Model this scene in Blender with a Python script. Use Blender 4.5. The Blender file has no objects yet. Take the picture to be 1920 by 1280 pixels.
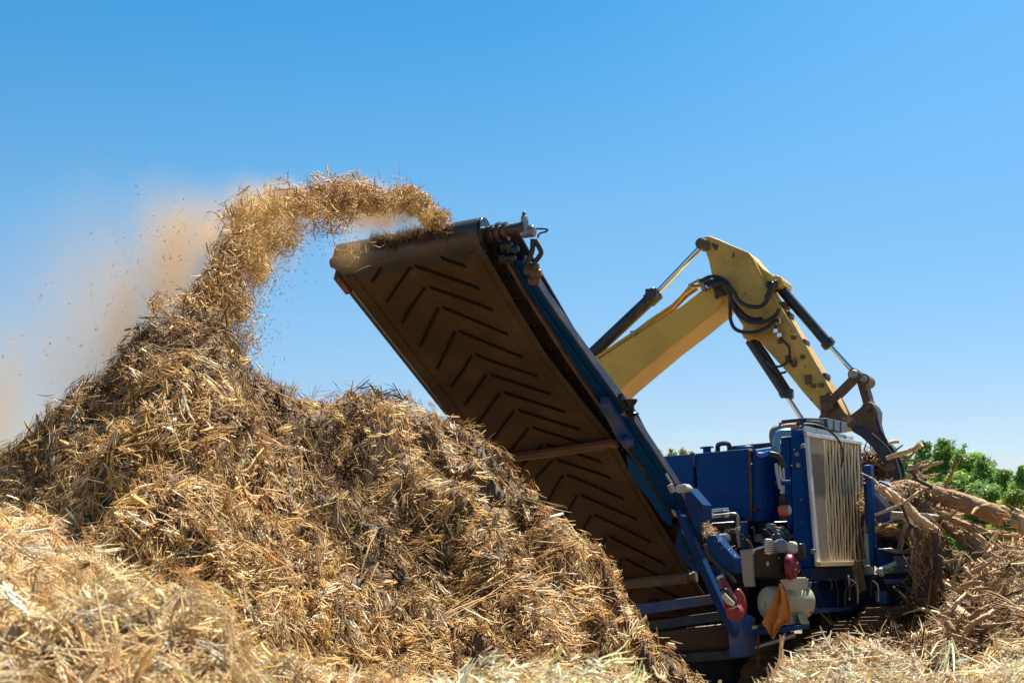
import bpy, bmesh, math, random
import numpy as np
from mathutils import Vector, Matrix

random.seed(7)
S = bpy.context.scene
COL = S.collection
PI = math.pi

# ------------------------------------------------------------------ camera, sky, sun
PITCH = math.radians(8.5)
CAMZ = 1.7
F = 50.0 / 36.0 * 1920.0
cam_d = bpy.data.cameras.new('camera'); cam = bpy.data.objects.new('camera', cam_d); COL.objects.link(cam)
cam.location = (0, 0, CAMZ); cam.rotation_euler = (PI / 2 + PITCH, 0, 0)
cam_d.lens = 50; cam_d.sensor_width = 36; cam_d.clip_end = 3000; cam_d.clip_start = 0.05
cam_d.dof.use_dof = True; cam_d.dof.focus_distance = 9.5; cam_d.dof.aperture_fstop = 9.0
S.camera = cam

SUN_EL = math.radians(59); SUN_AZ = math.radians(30)      # azimuth measured from +Y towards +X
sd = Vector((math.sin(SUN_AZ) * math.cos(SUN_EL), math.cos(SUN_AZ) * math.cos(SUN_EL), math.sin(SUN_EL)))
sun_d = bpy.data.lights.new('sun', 'SUN'); sun = bpy.data.objects.new('sun', sun_d); COL.objects.link(sun)
sun_d.energy = 5.0; sun_d.angle = math.radians(0.5); sun_d.color = (1.0, 0.94, 0.84)
sun.rotation_euler = sd.to_track_quat('Z', 'Y').to_euler(); sun.location = (5, 20, 30)
w = bpy.data.worlds.new('World'); S.world = w; w.use_nodes = True
nt = w.node_tree; nt.nodes.clear()
sky = nt.nodes.new('ShaderNodeTexSky'); sky.sky_type = 'NISHITA'; sky.sun_disc = False
sky.sun_elevation = SUN_EL; sky.sun_rotation = SUN_AZ
sky.altitude = 50; sky.air_density = 1.0; sky.dust_density = 0.25; sky.ozone_density = 3.0
hs = nt.nodes.new('ShaderNodeHueSaturation'); hs.inputs['Saturation'].default_value = 1.25; hs.inputs['Hue'].default_value = 0.482
bg = nt.nodes.new('ShaderNodeBackground'); bg.inputs[1].default_value = 0.0665
wo = nt.nodes.new('ShaderNodeOutputWorld')
tcw = nt.nodes.new('ShaderNodeTexCoord'); sxz = nt.nodes.new('ShaderNodeSeparateXYZ'); rmp = nt.nodes.new('ShaderNodeValToRGB'); mlt = nt.nodes.new('ShaderNodeMix')
mlt.data_type = 'RGBA'; mlt.blend_type = 'MULTIPLY'; mlt.inputs[0].default_value = 1.0
els = rmp.color_ramp.elements; els[0].position = 0.0; els[0].color = (0.76, 0.70, 0.76, 1); els[1].position = 0.60; els[1].color = (0.42, 0.78, 0.90, 1)
for p_, c_ in ((0.11, (0.77, 0.685, 0.77)), (0.235, (0.76, 0.78, 0.84)), (0.368, (0.42, 0.76, 0.89))):
    e_ = els.new(p_); e_.color = (*c_, 1)
rm2 = nt.nodes.new('ShaderNodeValToRGB'); el2 = rm2.color_ramp.elements; el2[0].position = 0.22; el2[0].color = (0.80, 0.80, 0.86, 1); el2[1].position = 0.37; el2[1].color = (0.84, 0.94, 1.0, 1)
xr = nt.nodes.new('ShaderNodeMapRange'); xr.inputs[1].default_value = -0.05; xr.inputs[2].default_value = 0.36; xr.inputs[4].default_value = 0.85; xr.interpolation_type = 'SMOOTHSTEP'
mx2 = nt.nodes.new('ShaderNodeMix'); mx2.data_type = 'RGBA'
nt.links.new(sxz.outputs['X'], xr.inputs[0]); nt.links.new(xr.outputs[0], mx2.inputs[0]); nt.links.new(sxz.outputs['Z'], rm2.inputs[0])
zr = nt.nodes.new('ShaderNodeMapRange'); zr.inputs[1].default_value = 0.2; zr.inputs[2].default_value = 0.26; mzz = nt.nodes.new('ShaderNodeMath'); mzz.operation = 'MULTIPLY'
nt.links.new(sxz.outputs['Z'], zr.inputs[0]); nt.links.new(xr.outputs[0], mzz.inputs[0]); nt.links.new(zr.outputs[0], mzz.inputs[1]); nt.links.new(mzz.outputs[0], mx2.inputs[0])
nt.links.new(tcw.outputs['Generated'], sxz.inputs[0]); nt.links.new(sxz.outputs['Z'], rmp.inputs[0])
nt.links.new(sky.outputs[0], hs.inputs['Color']); nt.links.new(hs.outputs[0], mlt.inputs[6]); nt.links.new(rmp.outputs[0], mx2.inputs[6]); nt.links.new(rm2.outputs[0], mx2.inputs[7]); nt.links.new(mx2.outputs[2], mlt.inputs[7]); nt.links.new(mlt.outputs[2], bg.inputs[0]); nt.links.new(bg.outputs[0], wo.inputs[0])
S.view_settings.view_transform = 'Standard'; S.view_settings.look = 'None'
S.view_settings.gamma = 1.0; S.view_settings.exposure = 1.18
cy = S.cycles
cy.max_bounces = 6; cy.diffuse_bounces = 3; cy.glossy_bounces = 3; cy.transparent_max_bounces = 6; cy.volume_bounces = 1
cy.use_denoising = True; cy.caustics_reflective = False; cy.caustics_refractive = False
cy.volume_step_rate = 1.0; cy.volume_max_steps = 128

# ------------------------------------------------------------------ geometry helpers
cp_, sp_ = math.cos(PITCH), math.sin(PITCH)
def c2w(x, y, z):                       # camera-axis vector (right, up, forward) to world
    return Vector((x, z * cp_ - y * sp_, z * sp_ + y * cp_))
def ray(px, py): return c2w((px - 960) / F, (640 - py) / F, 1.0)
CAM = Vector((0, 0, CAMZ))
def W(px, py, z): return CAM + ray(px, py) * z
def hit(px, py, o, n):
    r = ray(px, py); return CAM + r * ((o - CAM).dot(n) / r.dot(n))

class MB:
    def __init__(s): s.v = []; s.f = []; s.m = []; s.cuts = []
    def add(s, vs, fs, m=0):
        k = len(s.v); s.cuts.append((k, len(s.f))); s.v += [tuple(p) for p in vs]; s.f += [tuple(i + k for i in f) for f in fs]; s.m += [m] * len(fs); return s
    def prism(s, pts, ext, m=0):        # outline + extrusion vector
        n = len(pts); ext = Vector(ext)
        vs = [Vector(p) for p in pts] + [Vector(p) + ext for p in pts]
        fs = [tuple(range(n)), tuple(range(2 * n - 1, n - 1, -1))] + [(i, i + n, (i + 1) % n + n, (i + 1) % n) for i in range(n)]
        return s.add(vs, fs, m)
    def box(s, o, a, b, c, m=0):        # corner + three edge vectors
        o, a, b, c = map(Vector, (o, a, b, c)); return s.prism([o, o + a, o + a + b, o + b], c, m)
    def cbox(s, o, a, b, c, m=0):       # centred
        o, a, b, c = map(Vector, (o, a, b, c)); return s.box(o - (a + b + c) / 2, a, b, c, m)
    def tube(s, path, r, n=10, m=0, caps=True, jit=0, squash=1.0):
        P = [Vector(p) for p in path]; k = len(P)
        R = r if isinstance(r, (list, tuple)) else [r] * k
        T = [((P[min(i + 1, k - 1)] - P[max(i - 1, 0)]).normalized()) for i in range(k)]
        up = Vector((0, 0, 1)) if abs(T[0].z) < 0.9 else Vector((1, 0, 0))
        X = T[0].cross(up).normalized(); vs = []
        for i in range(k):
            X = (X - T[i] * X.dot(T[i])).normalized(); Y = T[i].cross(X)
            for j in range(n):
                a = 2 * PI * j / n; rr = R[i] * (1 + (random.uniform(-jit, jit) if jit else 0))
                vs.append(P[i] + X * (math.cos(a) * rr) + Y * (math.sin(a) * rr * squash))
        fs = [(i * n + j, i * n + (j + 1) % n, (i + 1) * n + (j + 1) % n, (i + 1) * n + j) for i in range(k - 1) for j in range(n)]
        if caps: fs += [tuple(range(n - 1, -1, -1)), tuple((k - 1) * n + j for j in range(n))]
        return s.add(vs, fs, m)
    def cyl(s, a, b, r, n=20, m=0): return s.tube([a, b], r, n, m)
    def lathe(s, o, ax, prof, n=24, m=0):   # prof: (distance along axis, radius)
        o, ax = Vector(o), Vector(ax).normalized()
        return s.tube([o + ax * t for t, _ in prof], [max(r, 1e-4) for _, r in prof], n, m) if False else s._lathe(o, ax, prof, n, m)
    def _lathe(s, o, ax, prof, n=20, m=0):
        o, ax = Vector(o), Vector(ax).normalized()
        up = Vector((0, 0, 1)) if abs(ax.z) < 0.9 else Vector((1, 0, 0))
        X = ax.cross(up).normalized(); Y = ax.cross(X); vs = []
        for t, r in prof:
            for j in range(n):
                a = 2 * PI * j / n; vs.append(o + ax * t + X * (math.cos(a) * r) + Y * (math.sin(a) * r))
        k = len(prof)
        fs = [(i * n + j, i * n + (j + 1) % n, (i + 1) * n + (j + 1) % n, (i + 1) * n + j) for i in range(k - 1) for j in range(n)]
        fs += [tuple(range(n - 1, -1, -1)), tuple((k - 1) * n + j for j in range(n))]
        return s.add(vs, fs, m)
    def ring(s, c, ax, r1, r2, h, n=24, m=0):
        return s._lathe(Vector(c), Vector(ax).normalized(), [(0, r1), (0, r2), (h, r2), (h, r1)], n, m)
    def each(s):
        out = []
        for a, b in zip(s.cuts, s.cuts[1:] + [(len(s.v), len(s.f))]):
            q = MB(); q.v = s.v[a[0]:b[0]]; q.f = [tuple(i - a[0] for i in f) for f in s.f[a[1]:b[1]]]; q.m = s.m[a[1]:b[1]]; out.append(q)
        return out
    def build(s, name, mats, parent=None, bevel=0, ang=38, loc=None, recalc=True):
        if not isinstance(mats, (list, tuple)): mats = [mats]
        off = Vector((0, 0, 0))
        if parent is not None:
            q = parent
            while q.parent is not None: q = q.parent
            off = q.location.copy()
        elif loc is not None: off = Vector(loc)
        me = bpy.data.meshes.new(name)
        me.from_pydata([(p[0] - off.x, p[1] - off.y, p[2] - off.z) for p in s.v], [], s.f)
        for mt in mats: me.materials.append(mt)
        me.polygons.foreach_set('material_index', s.m)
        bm = bmesh.new(); bm.from_mesh(me)
        if recalc: bmesh.ops.recalc_face_normals(bm, faces=bm.faces)
        ca = math.radians(ang)
        for f in bm.faces: f.smooth = True
        for e in bm.edges:
            e.smooth = not (len(e.link_faces) != 2 or e.calc_face_angle(0) > ca)
        bm.to_mesh(me); bm.free()
        o = bpy.data.objects.new(name, me); COL.objects.link(o)
        if parent is not None: o.parent = parent
        else: o.location = off
        if bevel:
            md = o.modifiers.new('bevel', 'BEVEL'); md.width = bevel; md.segments = 2; md.limit_method = 'ANGLE'; md.angle_limit = math.radians(40)
            md.harden_normals = False
        return o

def tag(o, label=None, cat=None, group=None, kind=None):
    if label: o['label'] = label
    if cat: o['category'] = cat
    if group: o['group'] = group
    if kind: o['kind'] = kind
    return o
def thing(name, label, cat, loc=(0, 0, 0), group=None):
    o = bpy.data.objects.new(name, None); COL.objects.link(o); o.location = loc; o.empty_display_size = 0.2
    return tag(o, label, cat, group)

def smooth_path(pts, n=6):
    P = [Vector(p) for p in pts]; P = [P[0] * 2 - P[1]] + P + [P[-1] * 2 - P[-2]]; out = []
    for i in range(1, len(P) - 2):
        for k in range(n):
            t = k / n; a, b, c, d = P[i - 1:i + 3]
            out.append(0.5 * ((2 * b) + (c - a) * t + (2 * a - 5 * b + 4 * c - d) * t * t + (3 * b - a - 3 * c + d) * t ** 3))
    out.append(P[-2]); return out

# ------------------------------------------------------------------ noise (numpy)
def _h(ix, iy, iz, seed):
    n = (ix.astype(np.int64) * 374761393 + iy.astype(np.int64) * 668265263 + iz.astype(np.int64) * 2147483647 + seed * 1274126177) & 0xffffffff
    n = ((n ^ (n >> 13)) * 1274126177) & 0xffffffff
    n = ((n ^ (n >> 16)) * 2246822519) & 0xffffffff
    return ((n ^ (n >> 15)) & 0xffffff) / float(0xffffff)
def vnoise(x, y, z, seed=0):
    xi, yi, zi = np.floor(x), np.floor(y), np.floor(z); fx, fy, fz = x - xi, y - yi, z - zi
    fx, fy, fz = [t * t * (3 - 2 * t) for t in (fx, fy, fz)]; r = 0
    for dx in (0, 1):
        for dy in (0, 1):
            for dz in (0, 1):
                r = r + _h(xi + dx, yi + dy, zi + dz, seed) * (fx if dx else 1 - fx) * (fy if dy else 1 - fy) * (fz if dz else 1 - fz)
    return r
def fbm(x, y, z=0.0, oct=3, seed=0):
    z = np.zeros_like(x) + z; s = 0; a = 1; t = 0
    for o in range(oct):
        s = s + a * (vnoise(x * 2 ** o + 17.3 * o, y * 2 ** o + 5.1 * o, z * 2 ** o, seed + o) - 0.5); t += a; a *= 0.5
    return s / t * 2

# ------------------------------------------------------------------ materials
def mat(name, base, rough=0.6, metal=0.0, dirt=None, damt=0.4, dscale=3.0, bump=0.0, bscale=40.0, spots=None, spot_scale=25, spot_lim=0.72,
        stretch=(1, 1, 1), spec=0.5, rvar=0.15):
    m = bpy.data.materials.new(name); m.use_nodes = True; t = m.node_tree; b = t.nodes['Principled BSDF']
    b.inputs['Roughness'].default_value = rough; b.inputs['Metallic'].default_value = metal
    b.inputs['Specular IOR Level'].default_value = spec
    tc = t.nodes.new('ShaderNodeTexCoord'); mp = t.nodes.new('ShaderNodeMapping'); mp.inputs['Scale'].default_value = stretch
    t.links.new(tc.outputs['Object'], mp.inputs['Vector'])
    last = None
    def mix(fac_sock, c1, c2):
        mx = t.nodes.new('ShaderNodeMix'); mx.data_type = 'RGBA'
        t.links.new(fac_sock, mx.inputs[0])
        for s, c in ((6, c1), (7, c2)):
            if isinstance(c, (tuple, list)): mx.inputs[s].default_value = (*c, 1)
            else: t.links.new(c, mx.inputs[s])
        return mx.outputs[2]
    col = base
    if dirt is not None:
        n = t.nodes.new('ShaderNodeTexNoise'); n.inputs['Scale'].default_value = dscale; n.inputs['Detail'].default_value = 9; n.inputs['Roughness'].default_value = 0.65
        t.links.new(mp.outputs[0], n.inputs['Vector'])
        r = t.nodes.new('ShaderNodeMapRange'); r.inputs[1].default_value = 0.62 - 0.3 * damt; r.inputs[2].default_value = 0.85 - 0.25 * damt; r.inputs[4].default_value = min(1, damt * 1.6)
        t.links.new(n.outputs['Fac'], r.inputs[0]); col = mix(r.outputs[0], col, dirt)
        rr = t.nodes.new('ShaderNodeMapRange'); rr.inputs[3].default_value = rough - rvar; rr.inputs[4].default_value = min(1, rough + rvar)
        t.links.new(n.outputs['Fac'], rr.inputs[0]); t.links.new(rr.outputs[0], b.inputs['Roughness'])
    if spots is not None:
        n = t.nodes.new('ShaderNodeTexNoise'); n.inputs['Scale'].default_value = spot_scale; n.inputs['Detail'].default_value = 3
        t.links.new(mp.outputs[0], n.inputs['Vector'])
        r = t.nodes.new('ShaderNodeMapRange'); r.inputs[1].default_value = spot_lim; r.inputs[2].default_value = spot_lim + 0.05
        t.links.new(n.outputs['Fac'], r.inputs[0]); col = mix(r.outputs[0], col, spots)
    if isinstance(col, (tuple, list)): b.inputs['Base Color'].default_value = (*col, 1)
    else: t.links.new(col, b.inputs['Base Color'])
    if bump:
        n = t.nodes.new('ShaderNodeTexNoise'); n.inputs['Scale'].default_value = bscale; n.inputs['Detail'].default_value = 6
        t.links.new(mp.outputs[0], n.inputs['Vector'])
        bp = t.nodes.new('ShaderNodeBump'); bp.inputs['Strength'].default_value = bump; bp.inputs['Distance'].default_value = 0.02 if bump < 0.5 else 0.05
        t.links.new(n.outputs['Fac'], bp.inputs['Height']); t.links.new(bp.outputs[0], b.inputs['Normal'])
    return m

def fibre_mat(name, rough=0.75, transl=0.0):
    m = bpy.data.materials.new(name); m.use_nodes = True; t = m.node_tree; b = t.nodes['Principled BSDF']
    a = t.nodes.new('ShaderNodeVertexColor'); a.layer_name = 'tint'
    b.inputs['Roughness'].default_value = rough; b.inputs['Specular IOR Level'].default_value = 0.25
    t.links.new(a.outputs[0], b.inputs['Base Color'])
    if transl:
        tr = t.nodes.new('ShaderNodeBsdfTranslucent'); t.links.new(a.outputs[0], tr.inputs[0])
        mx = t.nodes.new('ShaderNodeMixShader'); mx.inputs[0].default_value = transl
        t.links.new(b.outputs[0], mx.inputs[1]); t.links.new(tr.outputs[0], mx.inputs[2])
        t.links.new(mx.outputs[0], t.nodes['Material Output'].inputs[0])
    return m

BLUE = mat('blue_paint', (0.0002, 0.056, 0.215), 0.45, 0, (0.0010, 0.036, 0.13), 0.5, 2.5, spec=0.16, bump=0.05, bscale=9, spots=(0.10, 0.05, 0.025), spot_scale=14, spot_lim=0.70)
BLUE_DIM = mat('dimmed_blue_paint', (0.0004, 0.036, 0.135), 0.5, 0, (0.012, 0.022, 0.05), 0.5, 4, spec=0.15, bump=0.05, bscale=9, spots=(0.10, 0.06, 0.035), spot_scale=12, spot_lim=0.68)  # same blue darkened in colour to offset bounced light
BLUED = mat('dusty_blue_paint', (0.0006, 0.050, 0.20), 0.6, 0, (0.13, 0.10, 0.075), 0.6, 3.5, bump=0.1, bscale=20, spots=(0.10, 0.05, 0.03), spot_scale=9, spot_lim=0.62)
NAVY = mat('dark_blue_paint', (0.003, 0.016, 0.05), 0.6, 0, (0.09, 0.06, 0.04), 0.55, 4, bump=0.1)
PALEB = mat('pale_blue_pipe', (0.12, 0.3, 0.5), 0.3, 0.3, (0.2, 0.2, 0.18), 0.4, 8)
YEL = mat('yellow_paint', (0.62, 0.37, 0.065), 0.55, 0, (0.33, 0.185, 0.035), 0.6, 1.4, bump=0.04, bscale=15, spots=(0.06, 0.035, 0.02), spot_scale=7, spot_lim=0.655)
YELB = mat('clean_yellow_paint', (0.64, 0.39, 0.05), 0.5, 0, (0.40, 0.22, 0.06), 0.4, 0.9, bump=0.03, bscale=8)
WORN = mat('worn_brown_steel', (0.11, 0.065, 0.036), 0.6, 0.25, (0.22, 0.13, 0.04), 0.5, 4, bump=0.2, bscale=25, spots=(0.03, 0.022, 0.016), spot_scale=10, spot_lim=0.6)
DARKST = mat('dark_scuffed_steel', (0.045, 0.04, 0.042), 0.45, 0.6, (0.12, 0.09, 0.07), 0.5, 5, bump=0.15, bscale=30)
CYLB = mat('dark_cylinder_paint', (0.018, 0.024, 0.032), 0.42, 0.1, (0.08, 0.065, 0.05), 0.5, 5, bump=0.05)
BLACK = mat('black_rubber', (0.012, 0.011, 0.011), 0.5, 0, (0.05, 0.035, 0.025), 0.5, 12)
BLACKM = mat('black_metal', (0.01, 0.01, 0.011), 0.3, 0.2, (0.04, 0.03, 0.02), 0.4, 8)
CHROME = mat('chrome', (0.75, 0.74, 0.72), 0.15, 1.0)
STEEL = mat('grey_steel', (0.3, 0.3, 0.3), 0.4, 0.8, (0.12, 0.09, 0.06), 0.5, 9)
GREY = mat('grey_paint', (0.42, 0.42, 0.40), 0.55, 0, (0.2, 0.15, 0.1), 0.4, 6)
WHITEP = mat('dirty_white_paint', (0.62, 0.6, 0.54), 0.5, 0, (0.3, 0.22, 0.13), 0.45, 6)
CREAM = mat('cream_paint', (0.52, 0.48, 0.32), 0.4, 0, (0.25, 0.18, 0.1), 0.4, 5, spots=(0.12, 0.06, 0.03), spot_scale=20, spot_lim=0.70)
RUST = mat('rust', (0.15, 0.06, 0.025), 0.8, 0.1, (0.30, 0.14, 0.05), 0.5, 7, bump=0.3)
RED = mat('red_paint', (0.30, 0.025, 0.03), 0.4, 0, (0.16, 0.03, 0.02), 0.5, 8)
MAG = mat('magenta_red_plastic', (0.22, 0.006, 0.025), 0.35, 0, (0.1, 0.01, 0.02), 0.4, 12)
FILTR = mat('orange_red_paint', (0.60, 0.11, 0.05), 0.5, 0, (0.35, 0.12, 0.08), 0.4, 9)
ORANGE = mat('orange_cloth', (0.62, 0.24, 0.04), 0.5, 0, (0.30, 0.10, 0.02), 0.5, 6, bump=0.3, bscale=8)
BELT = mat('dusty_belt_rubber', (0.060, 0.037, 0.020), 0.75, 0, (0.11, 0.070, 0.036), 0.55, 1.6, spec=0.12, bump=0.15, bscale=30, rvar=0.1)
BELTR = mat('belt_rib_rubber', (0.018, 0.012, 0.007), 0.9, spec=0.05)
BELTH = mat('polished_belt_rubber', (0.045, 0.042, 0.04), 0.33, 0, (0.09, 0.065, 0.045), 0.5, 5, bump=0.08)
RAD = mat('dusty_radiator_fins', (0.62, 0.43, 0.22), 0.75, 0, (0.40, 0.27, 0.14), 0.4, 6, stretch=(3, 3, 1), bump=0.3, bscale=30, spots=(0.30, 0.18, 0.09), spot_scale=4, spot_lim=0.68)
RADD = mat('fin_gap_shade', (0.018, 0.011, 0.006), 0.9, 0, (0.04, 0.025, 0.014), 0.5, 5, stretch=(5, 5, 1), bump=0.2)  # near-black colour stands in for shade between the fins
PALEWD = mat('pale_sawn_wood', (0.62, 0.43, 0.2), 0.7, 0, (0.4, 0.25, 0.1), 0.4, 6)
BARK = mat('stripped_tree_wood', (0.38, 0.215, 0.095), 0.85, 0, (0.20, 0.11, 0.05), 0.6, 3.5, bump=0.9, bscale=14, stretch=(1, 1, 1), spots=(0.42, 0.28, 0.14), spot_scale=5, spot_lim=0.6)
BARKP = mat('pale_peeled_wood', (0.62, 0.43, 0.24), 0.8, 0, (0.25, 0.15, 0.08), 0.5, 5, bump=0.6, bscale=18)
BARKD = mat('dark_bark', (0.07, 0.042, 0.026), 0.85, 0, (0.2, 0.12, 0.06), 0.45, 4, bump=1.0, bscale=12)  # dark brown wood tone with paler mottling
GROUNDM = mat('dry_dirt', (0.17, 0.125, 0.08), 0.95, 0, (0.30, 0.22, 0.13), 0.6, 1.2, bump=0.8, bscale=6, spots=(0.07, 0.09, 0.03), spot_scale=0.8, spot_lim=0.62)
FIB = fibre_mat('shredded_wood_fibre', 0.7, 0.10)
GLASS = mat('dark_cab_glass', (0.02, 0.03, 0.035), 0.08, 0.0)

# ------------------------------------------------------------------ strands
PAL_PILE = [((0.68, 0.48, 0.23), 26), ((0.58, 0.37, 0.15), 24), ((0.62, 0.39, 0.13), 16), ((0.76, 0.61, 0.38), 14), ((0.32, 0.17, 0.065), 12), ((0.13, 0.065, 0.028), 6), ((0.84, 0.74, 0.56), 5)]
PAL_FG = [((0.78, 0.57, 0.31), 30), ((0.70, 0.47, 0.21), 28), ((0.80, 0.66, 0.43), 20), ((0.42, 0.27, 0.12), 10), ((0.82, 0.76, 0.64), 8), ((0.22, 0.13, 0.06), 4)]
PAL_CREAM = [((0.90, 0.74, 0.52), 34), ((0.86, 0.64, 0.36), 26), ((0.92, 0.82, 0.68), 20), ((0.62, 0.42, 0.20), 10), ((0.30, 0.18, 0.08), 3)]
PAL_DARK = [((0.36, 0.19, 0.07), 30), ((0.50, 0.29, 0.11), 25), ((0.19, 0.10, 0.04), 25), ((0.52, 0.36, 0.17), 14), ((0.09, 0.05, 0.025), 6)]
PAL_DEB = [((0.58, 0.41, 0.22), 28), ((0.46, 0.30, 0.15), 24), ((0.68, 0.53, 0.33), 18), ((0.28, 0.165, 0.08), 14), ((0.78, 0.65, 0.45), 10), ((0.20, 0.20, 0.07), 6)]
def pick_cols(rng, n, pal):
    c = np.array([p[0] for p in pal]) * np.array([1.05, 0.98, 0.88]); wts = np.array([p[1] for p in pal], float); wts /= wts.sum()
    out = c[rng.choice(len(c), n, p=wts)]
    return np.clip(out * rng.uniform(0.78, 1.18, (n, 1)) * rng.uniform(0.95, 1.05, (n, 3)), 0.01, 0.9)
def unit(a): return a / np.maximum(np.linalg.norm(a, axis=1, keepdims=True), 1e-9)
def strands(rng, P, D, Nn, L, Wd, C, bend=0.25, flat=0.4, seg=3):
    """triangular-section bent slivers. returns verts, quads, colours"""
    n = len(P); D = unit(D); B = unit(np.cross(D, Nn)); U = np.cross(B, D)
    k = seg + 1; bv = (B * rng.normal(0, 1, (n, 1)) + U * rng.normal(0, 1, (n, 1))) * (bend * L)[:, None]
    bv2 = (B * rng.normal(0, 1, (n, 1)) + U * rng.normal(0, 1, (n, 1))) * (bend * 0.5 * L)[:, None]
    V = np.empty((n, k, 3, 3))
    tw = rng.uniform(-0.8, 0.8, n)
    r0 = rng.uniform(0, 2 * PI, n); taper0 = rng.uniform(0.25, 0.9, n); taper1 = rng.uniform(0.05, 0.6, n)
    for i in range(k):
        t = i / seg; q = 1 - (2 * t - 1) ** 2
        c = P + D * ((t - 0.5) * L)[:, None] + bv * (q - 0.5) + bv2 * math.sin(2 * PI * t)
        ww = Wd * (taper0 * (1 - t) + taper1 * t + (1 - 0.5 * (taper0 + taper1)) * q)
        for j in range(3):
            a = r0 * 0.25 + tw * t + 2 * PI * j / 3
            V[:, i, j] = c + B * (np.cos(a) * ww * 0.5)[:, None] + U * (np.sin(a) * ww * 0.5 * flat)[:, None]
    base = (np.arange(n) * k * 3)[:, None]; Q = []
    for i in range(seg):
        for j in range(3):
            Q.append([i * 3 + j, i * 3 + (j + 1) % 3, (i + 1) * 3 + (j + 1) % 3, (i + 1) * 3 + j])
    Q = np.array(Q)
    faces = (base[:, :, None] + Q[None]).reshape(-1, 4)
    return V.reshape(-1, 3), faces, np.repeat(C, k * 3, axis=0)
def quad_mesh(name, parts, m, loc=(0, 0, 0), parent=None, smooth=False):
    """parts: list of (verts, quads, colours)"""
    vs, fs, cs = [], [], []; k = 0
    for v, f, c in parts: vs.append(v); fs.append(f + k); cs.append(c); k += len(v)
    v = np.concatenate(vs) - np.array(loc); f = np.concatenate(fs); c = np.concatenate(cs)
    me = bpy.data.meshes.new(name)
    me.vertices.add(len(v)); me.vertices.foreach_set('co', v.astype(np.float32).ravel())
    me.loops.add(f.size); me.loops.foreach_set('vertex_index', f.astype(np.int32).ravel())
    me.polygons.add(len(f)); me.polygons.foreach_set('loop_start', (np.arange(len(f)) * 4).astype(np.int32)); me.polygons.foreach_set('loop_total', np.full(len(f), 4, np.int32))
    if smooth: me.polygons.foreach_set('use_smooth', np.ones(len(f), bool))
    me.update(calc_edges=True)
    ca = me.color_attributes.new('tint', 'FLOAT_COLOR', 'POINT')
    ca.data.foreach_set('color', np.concatenate([c, np.ones((len(c), 1))], 1).astype(np.float32).ravel())
    me.materials.append(m)
    o = bpy.data.objects.new(name, me); COL.objects.link(o)
    if parent is not None: o.parent = parent
    else: o.location = loc
    return o

# ------------------------------------------------------------------ wood heaps
class Heap:
    """a heap whose crest line is given; height falls off on both sides of the crest"""
    def __init__(s, crest, front, back, lump, seed, sm=0.6, lump_scale=1.6, tuft=0.5, ledge=0.0, per=0.5):
        s.tuft = tuft; s.ledge = ledge; s.per = per; P = [W(*c) for c in crest]; th = np.array([p.x / p.y for p in P]); o = np.argsort(th)
        s.tt = np.linspace(th.min(), th.max(), 900)
        s.Y = np.interp(s.tt, th[o], np.array([p.y for p in P])[o]); s.H0 = np.interp(s.tt, th[o], np.array([p.z for p in P])[o])
        s.front, s.back, s.lump, s.seed, s.ls = front, back, lump, seed, lump_scale
        s.tabs = []; dt = s.tt[1] - s.tt[0]
        for sg in (0.0, 0.03, 0.07, 0.13):
            if sg == 0: s.tabs.append(s.H0)
            else:
                k = int(3 * sg / dt); g = np.exp(-0.5 * (np.arange(-k, k + 1) * dt / sg) ** 2); g /= g.sum()
                s.tabs.append(np.convolve(np.pad(s.H0, k, mode='edge'), g, 'valid'))
        s.sg = (0.0, 0.03, 0.07, 0.13); s.sm = sm
    def h(s, x, y):
        th = x / np.maximum(y, 0.3); Yr = np.interp(th, s.tt, s.Y); d = Yr - y
        sig = np.clip(np.maximum(d, 0) * 0.035 * s.sm, 0, 0.129)
        Hs = [np.interp(th, s.tt, tb) for tb in s.tabs]; H = Hs[0].copy()
        for i in range(3):
            a = np.clip((sig - s.sg[i]) / (s.sg[i + 1] - s.sg[i]), 0, 1); H = H + a * (Hs[i + 1] - Hs[i])
        H = H - np.where(d > 0, d * s.front, -d * s.back)
        q = s.ls
        near = np.clip(np.abs(d) / 0.5, 0.25, 1)
        l1 = fbm(x * q, y * q, H * q, 2, s.seed); l2 = 1 - np.abs(fbm(x * q * 2.6, y * q * 2.6, H * q * 2.6, 2, s.seed + 9)) * 2
        w1 = x + 0.10 * fbm(x * 2.2, y * 2.2, H * 2, 2, s.seed + 50); w2 = y + 0.10 * fbm(x * 2.2 + 9, y * 2.2, H * 2, 2, s.seed + 51)
        l3 = 1 - np.abs(fbm(w1 * q * 2.0, w2 * q * 2.0, H * q * 2.4, 1, s.seed + 70)) * 2.2
        pw = d / (s.per) + 2.2 * fbm(x * 1.1, y * 0.6, H * 0.0 + 3.0, 2, s.seed + 80); fr = pw - np.floor(pw); saw = np.where(fr < 0.78, fr / 0.78, 1 - (fr - 0.78) / 0.22)
        H = H + s.ledge * np.clip(d / 0.4, 0, 1) * (saw - 0.5) * np.clip(0.55 + 1.4 * fbm(x * 1.3, y * 1.3, 7.0, 1, s.seed + 81), 0, 1.3)
        near = np.clip(np.abs(d) / 0.6, 0.12, 1)
        H = H + s.lump * near * (l1 * 1.3 + 0.4 * (l2 - 0.45) + s.tuft * np.clip(l3, -0.6, 1)) + s.lump * 0.25 * fbm(x * 8, y * 8, H * 8, 2, s.seed + 20)
        return H
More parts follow.
